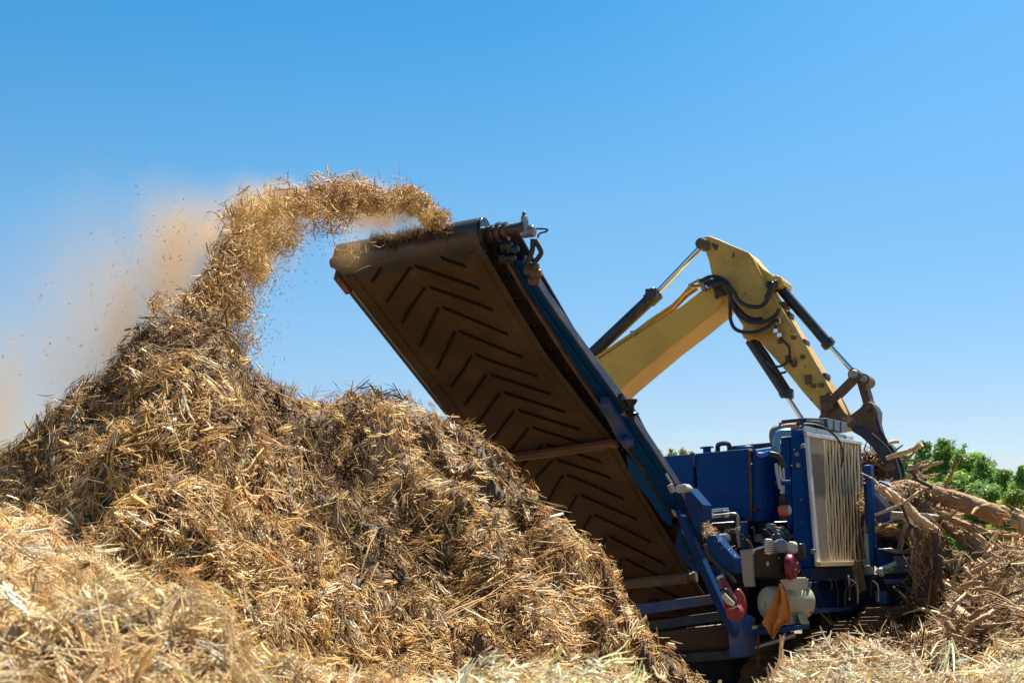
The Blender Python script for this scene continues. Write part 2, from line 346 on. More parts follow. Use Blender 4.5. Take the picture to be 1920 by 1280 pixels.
def heap_object(name, hp, t0, t1, y0, y1, n_str, pal, label, cat, seed, group=None, Lr=(0.04, 0.16), Wr=(0.004, 0.012), flow=0.8, dens_pow=2.0, big=0.05, res=(260, 200), base_col=(0.10, 0.06, 0.03), back_keep=0.15, dark_top=None, fuzz=0.04, Lbig=(0.22, 0.5)):
    rng = np.random.default_rng(seed)
    ths = np.linspace(t0, t1, res[0]); ys = y0 * (y1 / y0) ** np.linspace(0, 1, res[1])
    TH, YY = np.meshgrid(ths, ys); X = (TH * YY).ravel(); Y = YY.ravel(); Z = hp.h(X, Y)
    Z = np.maximum(Z, -0.4)
    V = np.stack([X, Y, Z - 0.02], 1); nx = res[0]
    i = np.arange(res[1] - 1)[:, None] * nx + np.arange(nx - 1)[None]; i = i.ravel()
    Fq = np.stack([i, i + 1, i + 1 + nx, i + nx], 1)
    bc = np.array(base_col) * (0.7 + 0.9 * vnoise(X * 30, Y * 30, Z * 30, 3))[:, None]
    parts = [(V, Fq, bc)]
    # slivers: sample (theta, y) with density ~ screen density
    m = int(n_str * 3.4)
    th = rng.uniform(t0, t1, m); u = rng.uniform(0, 1, m); y = y0 * (y1 / y0) ** u if dens_pow >= 2 else y0 + (y1 - y0) * u
    x = th * y; e = 0.03
    z = hp.h(x, y); zx = hp.h(x + e, y); zy = hp.h(x, y + e)
    Nn = unit(np.stack([-(zx - z) / e, -(zy - z) / e, np.ones(m)], 1))
    P = np.stack([x, y, z], 1); view = unit(P - np.array([0, 0, CAMZ]))
    facing = -(Nn * view).sum(1)
    keep = (rng.uniform(0, 1, m) < np.clip(0.36 / np.maximum(Nn[:, 2], 0.15), 0, 1)) & ((facing > -0.05) | (rng.uniform(0, 1, m) < back_keep)) & (z > -0.2)
    print(name, m, int(keep.sum()), n_str)
    P, Nn, x, y, z = P[keep][:n_str], Nn[keep][:n_str], x[keep][:n_str], y[keep][:n_str], z[keep][:n_str]; n = len(P)
    down = unit(np.stack([Nn[:, 0], Nn[:, 1], -(Nn[:, 0] ** 2 + Nn[:, 1] ** 2) / np.maximum(Nn[:, 2], 0.2)], 1) + 1e-4)
    side = unit(np.cross(Nn, down))
    ang = fbm(x * 3.2, y * 3.2, z * 3.2, 2, seed + 3) * 4.5 + rng.normal(0, flow, n)
    D = down * np.cos(ang)[:, None] + side * np.sin(ang)[:, None] + Nn * (rng.normal(0.10, 0.33, n))[:, None]
    L = Lr[0] + (Lr[1] - Lr[0]) * rng.beta(1.3, 3, n); Wd = Wr[0] + (Wr[1] - Wr[0]) * rng.beta(1.3, 3, n)
    nb = rng.uniform(0, 1, n) < big
    L = np.where(nb, rng.uniform(Lbig[0], Lbig[1], n) * rng.uniform(0.6, 1, n), L); Wd = np.where(nb, Wd * rng.uniform(1.5, 3.0, n), Wd)
    P = P + Nn * (rng.beta(1.2, 3, n) * fuzz * 1.6 - 0.01)[:, None]
    C = pick_cols(rng, n, pal)
    tone = 1.0 + 0.30 * fbm(x * 1.4, y * 1.4, z * 1.4, 3, seed + 31)
    C = np.clip(C * tone[:, None], 0.01, 0.88)
    if dark_top is not None:
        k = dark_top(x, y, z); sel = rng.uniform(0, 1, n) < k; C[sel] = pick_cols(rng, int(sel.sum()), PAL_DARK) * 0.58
    # torn bundles: groups of slivers lying nearly side by side
    idx = np.arange(n); L = L * np.where(idx % 9 == 0, 1.25, 1.0); lead = (idx // 9) * 9; bun = (rng.uniform(0, 1, (n + 8) // 9 + 1)[idx // 9] < 0.68) & (idx != lead)
    fan = rng.uniform(0.06, 0.30, n)[lead]; D = unit(D); tail = P[lead] - D[lead] * (L[lead] * 0.5)[:, None] + rng.normal(0, 1, (n, 3)) * (Wr[1] * 0.6)
    D = np.where(bun[:, None], unit(D[lead] + rng.normal(0, 1, (n, 3)) * fan[:, None]), D); Nn = np.where(bun[:, None], Nn[lead], Nn)
    L = np.where(bun, np.maximum(L[lead] * rng.uniform(0.6, 1.25, n), Lr[0]), L)
    P = np.where(bun[:, None], tail + D * (L * 0.5)[:, None], P)
    C = np.where(bun[:, None], C[lead] * rng.uniform(0.75, 1.2, (n, 1)), C); C = np.clip(C, 0.01, 0.88)
    sm_ = L < Lbig[0] * 0.75
    parts.append(strands(rng, P[sm_], D[sm_], Nn[sm_], L[sm_], Wd[sm_], C[sm_], 0.03, 0.35, 2))
    sm_ = ~sm_
    parts.append(strands(rng, P[sm_], D[sm_], Nn[sm_], L[sm_], Wd[sm_], C[sm_], 0.03, 0.3, 4))
    fk = 0.8 if 'pile' in name else 0.5; nf_ = int(n * (0.028 if fk == 0.8 else 0.008)); fi = rng.integers(0, n, nf_)      # broad torn flakes
    parts.append(strands(rng, P[fi] + rng.normal(0, .02, (nf_, 3)), D[fi] + rng.normal(0, .5, (nf_, 3)), Nn[fi], rng.uniform(.04, .13, nf_) * fk, rng.uniform(.014, .036, nf_) * fk, C[fi] * rng.uniform(.7, 1.0, (nf_, 1)), 0.03, 0.18, 3))
    loc = (float(np.mean(X)), float(np.mean(Y)), 0.0)
    o = quad_mesh(name, parts, FIB, loc)
    return tag(o, label, cat, group, 'stuff')

main_crest = [(-260, 985, 8.0), (-150, 930, 8.0), (0, 852, 7.8), (60, 805, 7.7), (110, 765, 7.6), (150, 722, 7.5), (200, 695, 7.5), (232, 656, 7.45), (258, 622, 7.4), (292, 604, 7.4), (350, 598, 7.4), (405, 612, 7.4),
    (436, 652, 7.5), (470, 706, 7.6), (505, 722, 7.8), (560, 748, 8.0), (600, 765, 8.2), (640, 766, 8.4), (680, 756, 8.5), (740, 752, 8.6), (800, 752, 8.6), (840, 778, 8.6), (880, 800, 8.5), (920, 835, 8.4), (950, 875, 8.2),
    (980, 918, 8.0), (1010, 948, 7.9), (1060, 978, 7.8), (1105, 1008, 7.7), (1130, 1045, 7.6), (1150, 1085, 7.5), (1170, 1125, 7.4), (1195, 1170, 7.3), (1225, 1205, 7.2), (1260, 1240, 7.1), (1300, 1278, 7.0), (1340, 1305, 7.0), (1420, 1360, 7.0), (1600, 1500, 7.0)]
main = Heap(main_crest, 0.50, 0.8, 0.19, 11, sm=1.0, lump_scale=1.5, tuft=0.55, ledge=0.24, per=0.55)
apex = W(350, 590, 7.4)
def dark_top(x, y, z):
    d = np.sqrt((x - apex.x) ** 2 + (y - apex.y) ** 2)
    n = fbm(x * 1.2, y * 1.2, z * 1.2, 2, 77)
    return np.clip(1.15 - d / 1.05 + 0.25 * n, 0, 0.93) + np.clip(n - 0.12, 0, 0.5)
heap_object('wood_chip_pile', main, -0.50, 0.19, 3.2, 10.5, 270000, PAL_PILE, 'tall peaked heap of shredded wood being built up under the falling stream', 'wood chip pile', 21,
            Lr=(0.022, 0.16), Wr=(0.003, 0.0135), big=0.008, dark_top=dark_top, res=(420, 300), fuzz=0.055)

fgl = [(-260, 930, 4.4), (-60, 945, 4.4), (40, 962, 4.4), (80, 955, 4.4), (130, 1012, 4.3), (190, 1045, 4.2), (250, 1080, 4.0), (330, 1092, 3.8), (385, 1115, 3.7), (425, 1160, 3.6), (450, 1205, 3.5), (520, 1232, 3.4), (600, 1250, 3.4), (700, 1268, 3.4), (800, 1290, 3.3), (900, 1330, 3.3), (1100, 1420, 3.2)]
fgm = [(700, 1400, 3.0), (820, 1320, 3.0), (880, 1290, 3.0), (920, 1262, 3.0), (960, 1258, 3.0), (1000, 1262, 3.0), (1050, 1262, 3.0), (1110, 1256, 3.0), (1150, 1276, 3.0), (1200, 1300, 3.1), (1300, 1330, 3.2), (1400, 1400, 3.2)]
fgr = [(1180, 1420, 3.6), (1280, 1330, 3.6), (1360, 1290, 3.7), (1400, 1275, 3.8), (1440, 1255, 4.0), (1475, 1232, 4.1), (1500, 1205, 4.2), (1530, 1182, 4.3), (1580, 1172, 4.3), (1620, 1182, 4.3), (1680, 1200, 4.2), (1720, 1232, 4.1), (1760, 1245, 4.0), (1800, 1240, 3.9), (1845, 1225, 3.9), (1890, 1205, 4.0), (1960, 1180, 4.0), (2150, 1170, 4.0)]
H = Heap(fgl, 0.17, 0.7, 0.085, 31, sm=0.5, lump_scale=2.6, ledge=0.10, per=0.45)
heap_object('wood_chip_mound', H, -0.47, 0.02, 1.9, 5.4, 42000, PAL_FG, 'pale straw coloured mound of shredded wood close up at bottom left', 'wood chip mound', 22, 'pale wood chip mounds in the foreground',
            Lr=(0.02, 0.13), Wr=(0.0025, 0.010), big=0.003, res=(260, 160), base_col=(0.5, 0.35, 0.17), fuzz=0.04, Lbig=(0.12, 0.22))
fgl2 = [(-260, 1120, 3.0), (-60, 1118, 3.0), (60, 1128, 3.0), (140, 1118, 3.0), (220, 1108, 3.0), (300, 1106, 3.0), (360, 1114, 3.0), (405, 1142, 2.95), (435, 1188, 2.9), (465, 1245, 2.9), (520, 1310, 2.85), (620, 1380, 2.8)]
H = Heap(fgl2, 0.20, 1.3, 0.05, 37, sm=0.4, lump_scale=4.0, ledge=0.06, per=0.3)
heap_object('wood_chip_mound', H, -0.45, -0.10, 1.7, 3.35, 30000, PAL_FG, 'rounded blurry mound of shredded wood in the bottom left corner, nearest the camera', 'wood chip mound', 27, 'pale wood chip mounds in the foreground',
            Lr=(0.02, 0.11), Wr=(0.002, 0.0075), big=0.003, res=(180, 140), base_col=(0.4, 0.27, 0.12), fuzz=0.035, Lbig=(0.12, 0.25))
H = Heap(fgm, 0.15, 0.8, 0.045, 41, sm=0.5, lump_scale=4)
heap_object('wood_chip_mound', H, -0.10, 0.16, 1.9, 3.6, 14000, PAL_CREAM, 'low pale mound of splintered wood at the bottom centre edge', 'wood chip mound', 23, 'pale wood chip mounds in the foreground',
            Lr=(0.03, 0.12), Wr=(0.003, 0.010), big=0.0, res=(160, 110), base_col=(0.75, 0.56, 0.3), fuzz=0.06, Lbig=(0.12, 0.25))
fgr = [(a, b + 30, c_) for a, b, c_ in fgr]
H = Heap(fgr, 0.15, 0.7, 0.075, 51, sm=0.5, lump_scale=3.0, ledge=0.07, per=0.4)
heap_object('wood_chip_mound', H, 0.10, 0.46, 2.2, 5.2, 50000, PAL_CREAM, 'pale yellow mound of splintered wood strips in front of the crawler track', 'wood chip mound', 24, 'pale wood chip mounds in the foreground',
            Lr=(0.025, 0.13), Wr=(0.0035, 0.012), big=0.008, res=(240, 150), base_col=(0.75, 0.56, 0.3), fuzz=0.05, Lbig=(0.14, 0.32))

# dark distant heap top just peeping over the main heap
far_crest = [(520, 860, 13), (590, 790, 13), (620, 752, 13), (650, 742, 13), (700, 742, 13), (745, 752, 13), (790, 800, 13), (830, 870, 13)]
H = Heap(far_crest, 0.6, 0.7, 0.08, 61, lump_scale=2)
heap_object('brush_heap', H, -0.18, -0.04, 11.5, 14.5, 9000, PAL_DARK, 'dark brush heap whose top shows behind the chip pile left of the belt', 'brush heap', 25,
            Lr=(0.05, 0.35), Wr=(0.006, 0.016), big=0.08, res=(80, 60), fuzz=0.16)

# grubbed-up wood on the right
deb = [(1560, 1130, 18.5), (1660, 1120, 18), (1735, 1100, 17.5), (1760, 1075, 17.5), (1785, 1035, 17.5), (1820, 1050, 17), (1850, 1058, 17), (1875, 1035, 16.5), (1905, 1018, 16), (1925, 1005, 16), (1980, 970, 16), (2100, 900, 16), (2300, 880, 16)]
H = Heap(deb, 0.24, 0.6, 0.16, 71, sm=0.4, lump_scale=1.4)
def dirty(x, y, z): return np.clip(0.2 + 0.8 * fbm(x * 1.1, y * 1.1, z, 2, 5), 0, 0.7)
heap_object('root_debris_heap', H, 0.20, 0.50, 8.5, 19.5, 42000, PAL_DEB, 'broad heap of tangled roots, sticks and torn wood on the right', 'debris heap', 26,
            Lr=(0.06, 0.38), Wr=(0.008, 0.035), big=0.07, res=(220, 220), base_col=(0.2, 0.14, 0.08), fuzz=0.10, dark_top=dirty, Lbig=(0.5, 1.1))

# ground
g = MB(); N = 60
gv = []; 
for j in range(N + 1):
    for i in range(N + 1):
        a = (i / N * 2 - 1); b = (j / N * 2 - 1); x = math.copysign(abs(a) ** 3, a) * 1500; y = math.copysign(abs(b) ** 3, b) * 1500 + 30
        r = math.hypot(x, y - 10); gv.append((x, y, 0.06 * math.sin(x * 1.3) * math.cos(y * 0.9) if r < 60 else 0))
g.add(gv, [(j * (N + 1) + i, j * (N + 1) + i + 1, (j + 1) * (N + 1) + i + 1, (j + 1) * (N + 1) + i) for j in range(N) for i in range(N)])
tag(g.build('ground', GROUNDM), kind='structure')

# ------------------------------------------------------------------ conveyor + grinder frames
cd = c2w(0.65, -0.93, 1).normalized(); cc = c2w(1, 0.13, -0.32).normalized()
cn = cd.cross(cc).normalized()
if cn.z < 0: cn = -cn
C0 = W(905, 465, 12)
def CV(px, py, h=0.0): return hit(px, py, C0 + cn * h, cn)
gl = c2w(0.568, -0.1466, 1).normalized(); gc = c2w(1, 0.1466, -0.5465).normalized(); gu = gc.cross(gl).normalized()
if gu.z < 0: gu = -gu
G0 = W(1530, 1060, 16)
def GP(a, b, h): return G0 + gc * a + gl * b + gu * h
def GR(px, py, b=0.0): return hit(px, py, G0 + gl * b, gl)     # on a cross-wise (rear facing) plane
def GS(px, py, a=0.0): return hit(px, py, G0 + gc * a, gc)     # on a lengthwise (side) plane

gr_root = thing('wood_grinder', 'dark blue tracked wood grinder with raised rubber discharge conveyor and dusty radiator', 'wood grinder', (GP(-1.0, 1.5, 0).x, GP(-1.0, 1.5, 0).y, 0))
SPLIT = {'bolt_head', 'rivet', 'hose_coupling', 'mounting_lug', 'hose_clamp', 'pipe_clamp', 'data_label', 'tube_end', 'bracket', 'tie_rod', 'tank_foot', 'hose_fitting', 'box_seam',
         'frame_brace', 'engine_fitting', 'hose_valve', 'chain_link', 'cooling_fin', 'core_panel', 'link_pin', 'hinge'}
def part(mb, name, m, parent=None, bevel=0.0, label=None, ang=38):
    if name in SPLIT and len(mb.cuts) > 1:
        for q in mb.each(): o = q.build(name, m, parent or gr_root, bevel, ang)
        return o
    o = mb.build(name, m, parent or gr_root, bevel, ang)
    if label: o['label'] = label
    return o
def R(pts, b=0.0): return [GR(x, y, b) for x, y in pts]
def Sd(pts, a=0.0): return [GS(x, y, a) for x, y in pts]

# ---- conveyor belt (loft through stations, wraps the head drum)
st = [((638, 513), (905, 465)), ((702, 594), (960, 558)), ((780, 692), (1022, 659)), ((838, 768), (1082, 738)), ((897, 841), (1144, 815)), ((950, 905), (1180, 882)), ((1016, 990), (1232, 970)), ((1090, 1083), (1290, 1066)), ((1150, 1160), (1345, 1150))]
stw = [(CV(*l), CV(*r)) for l, r in st]
def belt_at(u, v, h=0.0):       # u: station coordinate, v: 0 left .. 1 right
    u = max(0.0, min(u, len(stw) - 1.001)); i = int(u); t = u - i
    l = stw[i][0].lerp(stw[i + 1][0], t); r = stw[i][1].lerp(stw[i + 1][1], t); return l.lerp(r, v) + cn * h
bl = MB(); nv = 24; rows = []
DR = 0.15
for k in range(48, -1, -1):
    u = k / 48 * (len(stw) - 1.001); rows.append([belt_at(u, j / nv, -0.012 * math.sin(min(u / 4, 1) * PI)) for j in range(nv + 1)])
for k in range(1, 17):          # round the drum
    a = PI * k / 16; rows.append([belt_at(0, j / nv, DR - DR * math.cos(a)) - cd * (DR * math.sin(a)) for j in range(nv + 1)])
nhead = len(rows)
for k in range(0, 13):
    u = k / 12 * (len(stw) - 1.001); rows.append([belt_at(u, j / nv, 2 * DR) for j in range(nv + 1)])
ring = []
vs = [p for r in rows for p in r]; w1 = nv + 1
fs = [(i * w1 + j, i * w1 + j + 1, (i + 1) * w1 + j + 1, (i + 1) * w1 + j) for i in range(len(rows) - 1) for j in range(nv)]
bl.v = [tuple(p) for p in vs]; bl.f = fs
bl.m = [1 if 47 <= i <= nhead else 0 for i in range(len(rows) - 1) for j in range(nv)]
belt = part(bl, 'conveyor_belt', [BELT, BELTH], label='brown dusty rubber belt with chevron ribs on its underside')
sm = belt.modifiers.new('solid', 'SOLIDIFY'); sm.thickness = 0.014; sm.offset = 0
# chevron ribs: one raised pattern
u0 = -0.35
for k in range(26):
    u = u0 + k * 0.44
    for sgn in (-1, 1):
        rb = MB()
        a = (u, 0.5 + 0.018 * sgn); b = (u + 0.60, 0.5 + 0.33 * sgn); n = 8; prev = None
        for q in range(n):
            ua, va = a[0] + (b[0] - a[0]) * q / n, a[1] + (b[1] - a[1]) * q / n
            ub, vb = a[0] + (b[0] - a[0]) * (q + 1) / n, a[1] + (b[1] - a[1]) * (q + 1) / n
            if ua < 0.02 or ub > len(stw) - 1.1: continue
            sg_ = -0.012 * math.sin(min(ua / 4, 1) * PI)
            p, p2 = belt_at(ua, va, sg_ - 0.004), belt_at(ub, vb, sg_ - 0.004)
            wdt = cd * (0.018 if sgn > 0 else 0.013)
            rb.prism([p - wdt, p + wdt, p2 + wdt, p2 - wdt], -cn * 0.018)
        if rb.v: part(rb, 'chevron_rib', BELTR, belt)
# smooth edge bands on the belt
for v0, v1 in ((0.03, 0.085), (0.90, 0.95)):
    r_ = []; eb = MB()
    for k in range(0, 49):
        u = 0.05 + k / 48 * (len(stw) - 1.2); sg_ = -0.012 * math.sin(min(u / 4, 1) * PI) - 0.011
        r_.append((belt_at(u, v0, sg_), belt_at(u, v1, sg_)))
    for a, b in zip(r_[:-1], r_[1:]): eb.prism([a[0], a[1], b[1], b[0]], -cn * 0.004)
    part(eb, 'edge_band', BELT, belt)

# head drum with shaft, bearing and hydraulic motor
hd_l, hd_r = belt_at(0, 0, DR), belt_at(0, 1, DR); ax = (hd_r - hd_l).normalized()
m = MB(); m.cyl(hd_l - ax * 0.01, hd_r + ax * 0.01, DR - 0.012, 32)
m.ring(hd_r - ax * 0.03, ax, DR - 0.035, DR + 0.004, 0.05, 32)
drum = part(m, 'head_drum', BLACKM, bevel=0.004)
m = MB(); m._lathe(hd_r, ax, [(0.0, 0.05), (0.03, 0.075), (0.09, 0.078), (0.1, 0.06), (0.115, 0.06), (0.12, 0.088), (0.15, 0.09), (0.155, 0.06), (0.17, 0.06), (0.175, 0.08), (0.21, 0.082), (0.22, 0.055), (0.27, 0.055), (0.36, 0.058), (0.365, 0.045)], 24)
part(m, 'drum_shaft', mat('oily_brown_steel', (0.10, 0.07, 0.055), 0.35, 0.5, (0.03, 0.02, 0.015), 0.5, 14, bump=0.2))
m = MB(); e = hd_r + ax * 0.365
m.cyl(e - cn * 0.0 - gu * 0.08, e + gu * 0.07, 0.034, 14); m._lathe(e + gu * 0.07, gu, [(0, 0.025), (0.02, 0.032), (0.04, 0.02), (0.06, 0.018), (0.075, 0.008)], 12)
m._lathe(e + ax * 0.03 - gu * 0.04, ax, [(0, 0.05), (0.05, 0.05), (0.06, 0.035)], 14); m.cbox(e + ax * 0.02 - gu * 0.03, ax * 0.10, gu * 0.08, gl * 0.08)
mot = part(m, 'hydraulic_motor', STEEL, bevel=0.003)
def hose(name, pxs, z, r, mt, parent=None, label=None, n=6, seg=5):
    mb = MB(); mb.tube(smooth_path([W(x, y, zz if (zz := (q[0] if q else z)) else z) for x, y, *q in pxs], seg), r, n + 2)
    return part(mb, name, mt, parent, label=label)
zc = 12.1 - 0.12
hose('hydraulic_hose', [(999, 448), (998, 470), (990, 490), (987, 503)], zc, 0.022, BLACK)
hose('hydraulic_hose', [(1002, 450), (1012, 466), (1014, 476), (1003, 492), (998, 505)], zc, 0.022, BLACK)
hose('hydraulic_hose', [(995, 440), (1004, 430), (1014, 429), (1026, 430), (1024, 434), (1012, 438), (1008, 446)], zc, 0.008, BLACK)
m = MB()
for (x, y, r) in ((1000, 500, .042), (1005, 513, .045), (1002, 526, .04), (993, 508, .03)):
    p = W(x, y, zc + 0.1); m._lathe(p - ax * 0.05, ax, [(0, r * .7), (0.02, r), (0.07, r), (0.1, r * .6)], 14)
part(m, 'hose_fitting', WORN)
m = MB()
for (x, y, r) in ((940, 463, .05), (952, 470, .045), (946, 486, .04)):
    p = W(x, y, zc); m._lathe(p, ax, [(0, r * .8), (0.02, r), (0.07, r * .9), (0.1, r * .5)], 12)
m.box(W(934, 478, 12.05), ax * 0.11, -gu * 0.07, gl * 0.1)
part(m, 'bearing_block', BLACKM, bevel=0.006)
# left end of the drum: bearing covered in dust
m = MB(); m._lathe(hd_l, -ax, [(0, 0.09), (0.03, 0.10), (0.07, 0.085), (0.075, 0.05), (0.12, 0.045)], 16)
m.box(hd_l - ax * 0.10 - cn * 0.15 + cd * 0.05, ax * 0.06, cd * 0.22, cn * 0.12)
part(m, 'bearing_block', RUST, bevel=0.008)

# side rails (channel sections) and the black cross braces of the frame
rail_out = [(985, 492), (1027, 560), (1110, 676), (1193, 791), (1271, 908), (1290, 945)]
rail_in = [(950, 486), (985, 548), (1070, 680), (1126, 760), (1196, 868), (1262, 972)]
m = MB()
ro = [CV(x, y, 0.06) for x, y in rail_out]; ri = [CV(x, y, 0.06) for x, y in rail_in]
for i in range(5): m.prism([ri[i], ro[i], ro[i + 1], ri[i + 1]], cn * 0.02)
rail = part(m, 'side_rail', BLUE, bevel=0.002)
m = MB()
def flange(line, h0, hgt, wid):
    P = [CV(x, y, h0) for x, y in line]
    for a, b in zip(P[:-1], P[1:]): m.prism([a, b, b + cc * wid, a + cc * wid], cn * hgt)
flange([(x - 6, y) for x, y in rail_in], 0.01, 0.07, 0.03)
part(m, 'lower_flange', mat('rusty_blue_steel', (0.05, 0.04, 0.045), 0.6, 0.2, (0.16, 0.085, 0.045), 0.7, 5, bump=0.2), rail)
m = MB(); flange([(x - 5, y + 2) for x, y in rail_out], 0.0, 0.10, 0.02)
part(m, 'upper_flange', NAVY, rail)
m = MB(); flange([(x - 19, y + 8) for x, y in rail_out], 0.03, 0.03, 0.012)
part(m, 'middle_rib', BLUE, rail)
# frame interior: cross braces between the two belt runs
m = MB()
for k in range(15):
    u = 0.25 + k * 0.5; a, b = belt_at(u, 1.03, 0.10), belt_at(u, 1.03, 0.10) + cc * 0.17
    m.prism([a, b, b + cd * 0.05, a + cd * 0.05], cn * 0.05)
    a = belt_at(u, 0.0, 0.12); m.tube([a, belt_at(u, 1.0, 0.12)], 0.03, 8)
part(m, 'frame_brace', BLACKM)
m = MB(); P = [belt_at(u * 0.5, 1.0, 0.22) for u in range(0, 15)]
for a, b in zip(P[:-1], P[1:]): m.prism([a, b, b + cc * 0.26, a + cc * 0.26], cn * 0.02)
part(m, 'frame_web', NAVY)
m = MB()
for ln, h0, hg in (([(634, 516), (845, 782), (1090, 1092)], 0.03, 0.20),):
    P = [CV(x, y, h0) for x, y in ln]
    for a, b in zip(P[:-1], P[1:]): m.prism([a, b, b - cc * 0.035, a - cc * 0.035], cn * hg)
part(m, 'side_rail', mat('brown_left_rail', (0.06, 0.045, 0.03), 0.7, 0.1, (0.12, 0.08, 0.05), 0.5, 4), bevel=0.004)
# middle and lower return rollers
def roller(px0, px1, h, r, mt, name='return_roller', parent=None):
    a, b = CV(*px0, h), CV(*px1, h); mb = MB(); d = (b - a).normalized()
    L_ = (b - a).length
    mb._lathe(a, d, [(0, r * .85), (L_ * .5, r), (L_ * .9, r * .98), (L_ * .905, r * .7), (L_ * .96, r * .7), (L_ * .962, r * .95), (L_, r * .95)], 20)
    return part(mb, name, mt, parent)
mr = roller((925, 863), (1158, 831), -0.07, 0.045, mat('muddy_roller', (0.11, 0.06, 0.03), 0.55, 0.2, (0.22, 0.14, 0.08), 0.5, 4, stretch=(1, 4, 4), bump=0.2))
m = MB(); a, b = CV(925, 855, -0.05), CV(1150, 822, -0.05); m.prism([a, b, b + cd * 0.05, a + cd * 0.05], -cn * 0.05)
part(m, 'roller_bar', RUST, mr, bevel=0.005)
roller((1150, 1096), (1306, 1080), -0.05, 0.065, mat('dusty_roller', (0.14, 0.095, 0.06), 0.7, 0.1, (0.25, 0.18, 0.12), 0.5, 5, stretch=(1, 4, 4)))
m = MB()
m.prism([CV(x, y, -0.06) for x, y in ((1124, 757), (1141, 757), (1176, 812), (1190, 838), (1172, 842), (1158, 826))], cn * 0.10)
m._lathe(CV(1168, 829, -0.11), cc, [(0, 0.055), (0.04, 0.06), (0.08, 0.035), (0.1, 0.02)], 14)
part(m, 'roller_bracket', BLUED, bevel=0.004)
# guide roller on top of the conveyor, seen right of the rail
m = MB(); p = W(1180, 766, 12.9)
m._lathe(p - gu * 0.07, gu, [(0, 0.05), (0.02, 0.09), (0.05, 0.05), (0.09, 0.045), (0.13, 0.075), (0.15, 0.08), (0.155, 0.06)], 18)
m.box(W(1158, 748, 12.85), W(1182, 790, 12.85) - W(1158, 748, 12.85), cc * 0.04, cn * 0.06)
part(m, 'guide_roller', BLACKM)
# lower edge parts of the conveyor side
m = MB(); m.prism([CV(x, y, -0.02) for x, y in ((1174, 855), (1192, 872), (1228, 926), (1259, 974), (1260, 986), (1248, 980), (1206, 922), (1180, 888))], cn * 0.05)
part(m, 'side_skirt', BLUE, bevel=0.003)
m = MB()
for i, (x0, y0) in enumerate(((1246, 887), (1252, 897))): m.box(W(x0, y0, 14.1), W(x0 + 6, y0 + 12, 14.1) - W(x0, y0, 14.1), cc * 0.015, gl * 0.04)
m.cyl(W(1256, 908, 14.0), W(1262, 922, 14.0), 0.03, 12)
part(m, 'belt_scraper', STEEL)
m = MB(); m.prism([W(x, y, 14.15) for x, y in ((1265, 912), (1282, 906), (1289, 913), (1289, 919), (1268, 924))], gl * 0.15)
part(m, 'bracket_pad', GREY, bevel=0.01)
m = MB(); P0 = [CV(x, y, 0.0) for x, y in ((1259, 953), (1268, 958), (1273, 966), (1264, 962))]; m.prism(P0, -cn * 0.03)
part(m, 'warning_plate', [WHITEP]); 
# hinge bracket box, struts
ZB = 14.5
def SL(pts, z, th, dirv=None): return [W(x, y, z) for x, y in pts], (dirv or gl) * th
def slab(name, pts, z, th, mt, bevel=0.004, parent=None, label=None):
    mb = MB(); o, e_ = SL(pts, z, th); mb.prism(o, e_); return part(mb, name, mt, parent, bevel, label)
slab('hinge_plate', [(1283, 916), (1290, 914), (1318, 946), (1318, 985), (1311, 1003), (1300, 985), (1285, 945)], ZB, 0.25, BLUE_DIM)
slab('support_leg', [(1264, 955), (1279, 968), (1300, 1014), (1330, 1080), (1352, 1128), (1378, 1180), (1374, 1196), (1352, 1160), (1318, 1085), (1286, 1012)], ZB - 0.1, 0.14, BLUE_DIM)
slab('gusset_plate', [(1272, 985), (1288, 1015), (1305, 1052), (1307, 1072), (1298, 1070), (1265, 1030)], ZB + 0.02, 0.06, BLUE_DIM)
slab('brace_plate', [(1338, 1030), (1352, 1050), (1352, 1125), (1344, 1120), (1336, 1090)], ZB + 0.15, 0.1, BLUE_DIM)
arm = slab('lift_arm', [(1328, 1003), (1338, 1002), (1376, 1046), (1376, 1075), (1366, 1072), (1348, 1060), (1318, 1022)], ZB - 0.35, 0.22, BLUE_DIM, 0.012)
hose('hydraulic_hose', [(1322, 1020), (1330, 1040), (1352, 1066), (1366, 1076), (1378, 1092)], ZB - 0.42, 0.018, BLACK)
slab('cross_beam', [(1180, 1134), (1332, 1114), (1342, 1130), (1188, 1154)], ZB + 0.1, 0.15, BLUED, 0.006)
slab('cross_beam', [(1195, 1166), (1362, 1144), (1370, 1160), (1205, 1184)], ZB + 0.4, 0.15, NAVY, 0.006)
slab('sun_block_slab', [(1190, 990), (1400, 975), (1405, 1236), (1200, 1240)], 16.4, 1.2, BLACKM, 0.02)  # dark mass added behind the conveyor tail to block the sun
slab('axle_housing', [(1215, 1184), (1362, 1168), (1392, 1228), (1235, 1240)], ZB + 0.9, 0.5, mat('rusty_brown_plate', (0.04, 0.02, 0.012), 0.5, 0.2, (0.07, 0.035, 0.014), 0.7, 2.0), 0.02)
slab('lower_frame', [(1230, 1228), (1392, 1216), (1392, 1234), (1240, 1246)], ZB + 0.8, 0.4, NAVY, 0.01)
slab('corner_post', [(1362, 1145), (1392, 1160), (1392, 1232), (1368, 1232)], ZB + 0.3, 0.4, BLUED, 0.01)

